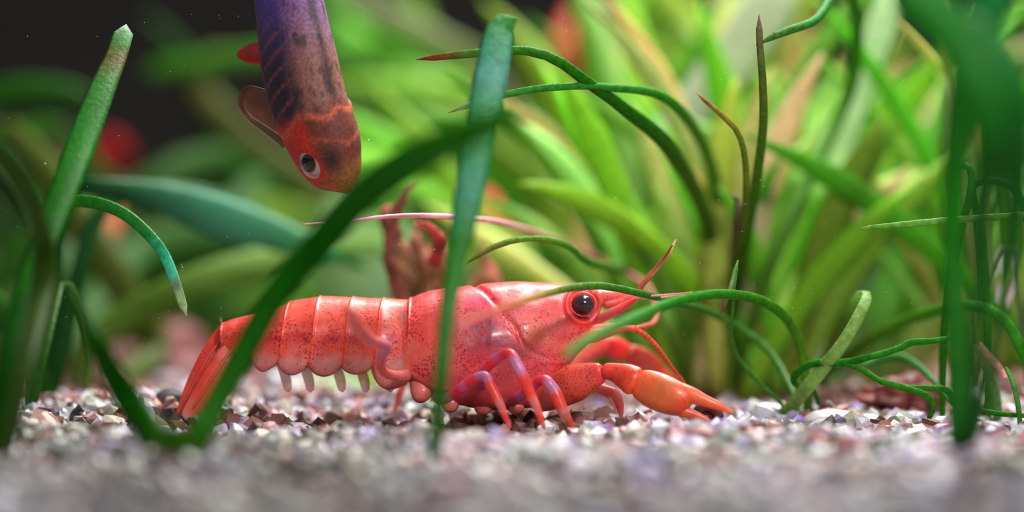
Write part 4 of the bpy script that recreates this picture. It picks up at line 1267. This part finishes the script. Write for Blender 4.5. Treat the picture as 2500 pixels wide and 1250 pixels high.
# tail fan
HC = [(0, (235, 74, 54), 0.3), (0.3, (236, 70, 60), 0.6), (0.6, (240, 74, 54), 0.5), (0.9, (244, 84, 50), 0.2), (1, (235, 150, 130), 0)]
tube_px('telson', [(566, 798, CY, 44), (544, 832, CY - 0.02, 58), (517, 878, CY - 0.03, 64), (486, 935, CY - 0.04, 58), (458, 992, CY - 0.04, 46), (444, 1024, CY - 0.04, 34)], HC, cray, M_FAN, flat=0.3, n=40, sides=20)
for sgn in (-1, 1):
    tube_px('uropod', [(588, 828, CY + sgn * 0.08, 44), (562, 868, CY + sgn * 0.13, 60), (534, 920, CY + sgn * 0.16, 66), (502, 975, CY + sgn * 0.17, 62), (470, 1022, CY + sgn * 0.17, 50)],
            [(0, (238, 120, 100), 0.1), (0.25, (228, 120, 112), 0.3), (0.55, (232, 74, 66), 0.7), (0.8, (236, 110, 90), 0.2), (1, (228, 160, 145), 0)], cray, M_FAN, flat=0.22, n=36, sides=20)
    tube_px('uropod', [(576, 840, CY + sgn * 0.12, 32), (550, 872, CY + sgn * 0.18, 44), (514, 930, CY + sgn * 0.22, 48), (480, 985, CY + sgn * 0.24, 44), (452, 1026, CY + sgn * 0.24, 32)],
            [(0, (242, 140, 118), 0.0), (0.3, (238, 70, 56), 0.5), (0.7, (244, 76, 46), 0.4), (0.85, (240, 100, 60), 0), (1, (226, 170, 155), 0)], cray, M_FAN, flat=0.2, n=36, sides=20)
    # raised orange rib on each side plate
    tube_px('fan_rib', [(578, 838, CY + sgn * 0.155, 7), (548, 880, CY + sgn * 0.215, 8), (508, 940, CY + sgn * 0.255, 7), (470, 1000, CY + sgn * 0.265, 5)], [(0, (250, 96, 50)), (1, (248, 84, 40))], cray, M_FAN, n=20, sides=6)


for k, (dx, dw) in enumerate(((-14, 4.5), (0, 5.5), (15, 4.5))):
    tube_px('fan_rib', [(553 + dx * 0.6, 822, CY - 0.06, dw), (520 + dx, 880 + dx * 0.3, CY - 0.10, dw), (488 + dx, 938 + dx * 0.3, CY - 0.10, dw), (458 + dx * 0.8, 995 + dx * 0.3, CY - 0.08, dw * 0.7)], [(0, (240, 130, 105)), (0.5, (250, 92, 60)), (1, (240, 130, 105))], cray, M_FAN, n=20, sides=6)

# bristles on the tail edge, claw finger, pleura
def hairs(name, roots, parent, seed=0):
    rr = random.Random(seed)
    v, f = [], []
    for (px, py, y, dx, dy, ln) in roots:
        a = P(px, py, y)
        jx, jy = dx + rr.uniform(-0.25, 0.25), dy + rr.uniform(-0.25, 0.25)
        L_ = math.hypot(jx, jy)
        b = P(px + jx / L_ * ln * rr.uniform(0.6, 1.1), py + jy / L_ * ln * rr.uniform(0.6, 1.1), y + rr.uniform(-0.02, 0.02))
        r = 0.0022
        k = len(v)
        dr = (b - a) / (np.linalg.norm(b - a) + 1e-9)
        p1 = np.cross(dr, [0, 1, 0])
        p1 /= np.linalg.norm(p1) + 1e-9
        p2 = np.array([0, 1.0, 0])
        for q in range(3):
            an = q * 2.094
            v.append(tuple(a + (p1 * math.cos(an) + p2 * math.sin(an)) * r))
        v.append(tuple(b))
        f += [(k, k + 1, k + 3), (k + 1, k + 2, k + 3), (k + 2, k, k + 3)]
    o = mesh_obj(name, v, f, M_HAIR, parent)
    o['kind'] = 'stuff'
    return o


roots = []
for k in range(70):
    s = k / 69
    roots.append((540 - 108 * s + 3 * math.sin(9 * s), 795 + 215 * s, CY - 0.02, -0.85, -0.35, 18 - 5 * s))
for k in range(5):
    roots.append((541, 792, CY, -0.1, -1, 26))
for k in range(60):
    s = k / 59
    px = 640 + s * 290
    roots.append((px, float(margin(px)) - 2, CY - 0.27, 0.1, 1, 13))
for k in range(24):
    s = k / 23
    roots.append((1440 + s * 75, 955 + s * 40, -0.02, -0.3, 1, 14))
for k in range(18):
    s = k / 17
    roots.append((1690 + s * 95, 955 + s * 48, -0.40, 0.4, -1, 9))
hairs('bristles', roots, cray, 3)

# bits of dirt lying on the back
for px, py in ((1165, 690), (1290, 684)):
    pass

# ------------------------------------------------------------------ fish
cl = np.array([(590, -560, 0.55), (615, -400, 0.30), (650, -260, 0.12), (680, -130, 0.0), (705, 0, -0.10), (718, 80, -0.15), (731, 150, -0.18), (754, 250, -0.2), (786, 330, -0.2), (812, 395, -0.2), (838, 440, -0.2), (853, 470, -0.2)], float)
c3 = np.array([P(*r) for r in cl])
NF = 150
hw = np.array([26, 40, 66, 84, 92, 98, 103, 104, 100, 86, 58, 20], float) / 400.0
q = catmull(np.hstack([c3, hw[:, None]]), NF)
path, H = q[:, :3], q[:, 3]
s = np.linspace(0, 1, NF)
H = H * np.sqrt(np.clip(1 - ((s - 0.955) / 0.045).clip(0, 1) ** 2 * 0.85, 0.02, 1))
Hh = H * 1.02     # dorso-ventral half height
Ww = H * 0.80     # half thickness
T = np.gradient(path, axis=0)
T /= np.linalg.norm(T, axis=1, keepdims=True)
Dv = np.broadcast_to(np.array([0.60, -0.78, 0.16]), (NF, 3)).copy()
Dv -= T * np.sum(Dv * T, axis=1, keepdims=True)
Dv /= np.linalg.norm(Dv, axis=1, keepdims=True)
Lv = np.cross(T, Dv)
SF = 84
fish = thing('fish', tuple(path[60]), 'dark fish with red cheek and silver ringed eye diving head down from above', 'fish')
fv, fc = [], []
for i in range(NF):
    u = s[i]
    for j in range(SF):
        a = 2 * math.pi * j / SF   # 0 = dorsal, +90deg = visible flank
        ca_, sa = math.cos(a), math.sin(a)
        k = 1.0
        # mouth slit near snout and gill cover edge
        fl = abs(math.degrees(a if a <= math.pi else 2 * math.pi - a))   # degrees from the dorsal line
        if u > 0.9:
            k -= 0.07 * math.exp(-((fl - 118) / 7) ** 2) * smooth(np.float64(u), 0.95, 0.97)
        gl = 0.835 - 0.035 * math.cos((fl - 95) / 40) if fl > 35 else 9
        k += 0.035 * math.exp(-((u - gl - 0.006) / 0.008) ** 2) - 0.03 * math.exp(-((u - gl + 0.008) / 0.006) ** 2)
        r = Dv[i] * (ca_ * Hh[i] * (1.0 if ca_ > 0 else 1.05)) + Lv[i] * (np.sign(sa) * abs(sa) ** 0.9 * Ww[i])
        fv.append(path[i] + r * k)
        nz = mnoise.noise(Vector((u * 30, a * 5, 1)))
        nz2 = mnoise.noise(Vector((u * 9, a * 2, 5)))
        # body
        back = np.array([134, 84, 70.0])
        lilac = np.array([118, 76, 132.0])
        upq = float(smooth(np.float64(0.66 - u), -0.10, 0.08))
        c = back * (1 - upq) + lilac * upq
        navy = np.array([26, 20, 42.0]) * (1 - upq) + np.array([70, 50, 125.0]) * upq
        fq = float(smooth(np.float64(fl + 14 * nz2), 48, 66))
        c = c * (1 - fq) + navy * fq
        # slanting rusty lines in the dark flank
        ln = (u * 30 - (fl / 90.0) * 1.5) % 1.0
        lq = math.exp(-((ln - 0.5) / 0.10) ** 2) * float(smooth(np.float64(fl), 55, 72)) * float(smooth(np.float64(u), 0.58, 0.66))
        c = c * (1 - 0.8 * lq) + np.array([160, 62, 52]) * 0.8 * lq
        bq = float(smooth(np.float64(fl), 112, 140))
        c = c * (1 - bq) + np.array([150, 78, 50]) * bq
        # dorsal stripe
        dq = math.exp(-((fl + 2.5 * nz) / 4.2) ** 2) * float(smooth(np.float64(0.83 - u), 0, 0.04)) * (0.75 + 0.5 * nz)
        c = c * (1 - min(1, dq)) + np.array([38, 26, 26]) * min(1, dq)
        # freckles
        if nz > 0.28 and fl < 60:
            c = c * 0.62
        # head
        hq = float(smooth(np.float64(u + 0.012 * nz), 0.80, 0.835))
        head = np.array([112, 52, 36.0])
        cheek = float(smooth(np.float64(fl), 52, 72))
        head = head * (1 - cheek) + np.array([196, 38, 22]) * cheek
        crest = math.exp(-((u - 0.83 - 0.012 * math.sin(fl / 14)) / 0.007) ** 2) + 0.8 * math.exp(-((u - 0.905 + 0.0005 * fl) / 0.005) ** 2) * (1 - cheek) * 0.8
        head = head * (1 - min(1, crest)) + np.array([198, 92, 58]) * min(1, crest)
        sn = float(smooth(np.float64(u), 0.93, 0.97))
        head = head * (1 - sn) + np.array([138, 96, 42]) * sn
        mo = math.exp(-((fl - 118) / 5) ** 2) * float(smooth(np.float64(u), 0.95, 0.965))
        head = head * (1 - 0.7 * mo)
        ey = math.exp(-((u - 0.925) / 0.022) ** 2 - ((fl - 40) / 16) ** 2)
        head = head * (1 - 0.75 * ey) + np.array([30, 20, 22]) * 0.75 * ey
        c = c * (1 - hq) + head * hq
        fc.append(lin(np.clip(c, 0, 255)))
_, ffc = ring_mesh(np.array(fv).reshape(NF, SF, 3))
mesh_obj('body', fv, ffc, M_FISH, fish, fc)

# eyes
for sg in (1, -1):
    ie = int(0.915 * (NF - 1))
    outv = Lv[ie] * sg * 0.93 + Dv[ie] * 0.30 + T[ie] * 0.05
    outv /= np.linalg.norm(outv)
    ce = path[ie] + Lv[ie] * sg * Ww[ie] * 0.74 + Dv[ie] * Hh[ie] * 0.06
    rot = Vector((0, -1, 0)).rotation_difference(Vector(outv)).to_matrix()

    def fe(a):
        if a < 33:
            return lin((6, 5, 6))
        if a < 37:
            return lin((200, 120, 70))
        if a < 66:
            return lin((150, 140, 138))
        return lin((48, 30, 28))
    e = ball('eye', tuple(ce), 0.095, fe, M_FISHEYE, fish, 1.0, 0.72, 1.15, 40, 36, rot)

# fins (thin but solid, with rays)


def fin(name, root_a, root_b, tips, mat, th=0.012, rays=9):
    n = 17
    A_, B_ = np.array(root_a), np.array(root_b)
    tip = catmull(np.array(tips, float), n)
    v, f = [], []
    m = 9
    nrm = np.cross(B_ - A_, tip[n // 2] - A_)
    nrm /= np.linalg.norm(nrm) + 1e-9
    for side in (1, -1):
        for i in range(n):
            r0 = A_ + (B_ - A_) * i / (n - 1)
            for j in range(m):
                t_ = j / (m - 1)
                p = r0 * (1 - t_) + tip[i] * t_
                rib = 0.5 + 0.5 * math.cos(i / (n - 1) * math.pi * 2 * rays)
                v.append(tuple(p + nrm * side * th * (1 - 0.8 * t_) * (0.5 + 0.5 * rib)))
    for sd in range(2):
        for i in range(n - 1):
            for j in range(m - 1):
                a = sd * n * m + i * m + j
                q_ = (a, a + 1, a + m + 1, a + m)
                f.append(q_ if sd == 0 else q_[::-1])
    N = n * m
    for i in range(n - 1):
        f.append((i * m + m - 1, N + i * m + m - 1, N + (i + 1) * m + m - 1, (i + 1) * m + m - 1))
        f.append((i * m, (i + 1) * m, N + (i + 1) * m, N + i * m))
    for j in range(m - 1):
        f.append((j, N + j, N + j + 1, j + 1))
        e0 = (n - 1) * m
        f.append((e0 + j, e0 + j + 1, N + e0 + j + 1, N + e0 + j))
    return mesh_obj(name, v, f, mat, fish)


fin('pelvic_fin', P(642, 100, 0.0), P(650, 165, 0.0), [P(632, 100, 0.05), P(600, 112, 0.15), P(577, 133, 0.2), P(600, 152, 0.15), P(640, 160, 0.05)], M_FINRED)['label'] = 'red fin'
fin('pectoral_fin', P(690, 325, -0.1), P(710, 350, -0.1), [P(650, 225, 0.05), P(605, 215, 0.15), P(586, 245, 0.2), P(600, 280, 0.2), P(650, 315, 0.05), P(700, 350, -0.1)], M_FINCLEAR)['label'] = 'clear fin with reddish rim'
rim = catmull(np.array([P(650, 222, 0.05), P(605, 215, 0.15), P(586, 245, 0.2), P(606, 285, 0.2), P(650, 318, 0.05), P(695, 352, -0.1)]), 30)
v, f = ring_mesh(sweep(rim, np.linspace(0.010, 0.03, 30), np.linspace(0.008, 0.014, 30), face_w(rim), 8))
mesh_obj('fin_rim', v, f, M_FINBROWN, fish)
iT = 0
fin('tail_fin', path[2] + Dv[2] * 0.05, path[2] - Dv[2] * 0.05, [path[0] + np.array([0.25, 0.3, 0.7]), path[0] + np.array([0.05, 0.35, 0.8]), path[0] + np.array([-0.15, 0.4, 0.8]), path[0] + np.array([-0.4, 0.45, 0.65])], M_FINCLEAR)
fin('dorsal_fin', path[20] + Dv[20] * Hh[20] * 0.8, path[50] + Dv[50] * Hh[50] * 0.8, [path[14] + Dv[20] * Hh[20] * 2.2, path[26] + Dv[30] * Hh[30] * 1.9, path[40] + Dv[42] * Hh[42] * 1.5, path[50] + Dv[50] * Hh[50] * 1.0], M_FINCLEAR)

# ------------------------------------------------------------------ tiny things
# small dark snail shell beside the claw tip
sp_n = 60
tt = np.linspace(0, 1, sp_n)
cs = P(1722, 1016, -0.2)
ang = tt * 2 * math.pi * 2.1
rad = 0.075 * (1 - tt) ** 1.1 + 0.004
pth = np.stack([cs[0] + np.cos(ang) * rad, cs[1] + 0.05 * tt - 0.03, cs[2] + np.sin(ang) * rad - 0.01], 1)
v, f = ring_mesh(sweep(pth, 0.034 * (1 - 0.85 * tt), 0.034 * (1 - 0.85 * tt), (0, 1, 0), 10))
tag(mesh_obj('snail_shell', v, f, M_DEAD, None, np.tile(lin((82, 34, 30)), (len(v), 1))), 'tiny dark brown curled shell lying under the claw tip', 'shell')

# drifting white motes in the water: too many and too small to count
rr = random.Random(21)
v, f = [], []
motes = [(445, 652, 0.0, 4.5), (448, 659, 0, 3), (443, 645, 0, 3), (900, 342, 0, 4.5), (110, 400, 0.2, 4), (1197, 97, -0.4, 2)] + \
        [(rr.uniform(0, 2500), rr.uniform(0, 950), rr.uniform(-0.25, 0.25), rr.uniform(1.0, 2.2)) for _ in range(170)]
for px, py, y, r in motes:
    c = P(px, py, y)
    k = len(v)
    vs = ICO_V * U(r, y) * 0.5
    vs = vs * np.array([rr.uniform(0.6, 1.3), 1, rr.uniform(0.6, 1.3)])
    v += [tuple(c + p) for p in vs]
    f += [tuple(int(a) + k for a in t_) for t_ in ICO_F]
o = mesh_obj('drifting_specks', v, f, M_SPECK, None)
tag(o, 'tiny white specks drifting in the water', 'specks')
o['kind'] = 'stuff'
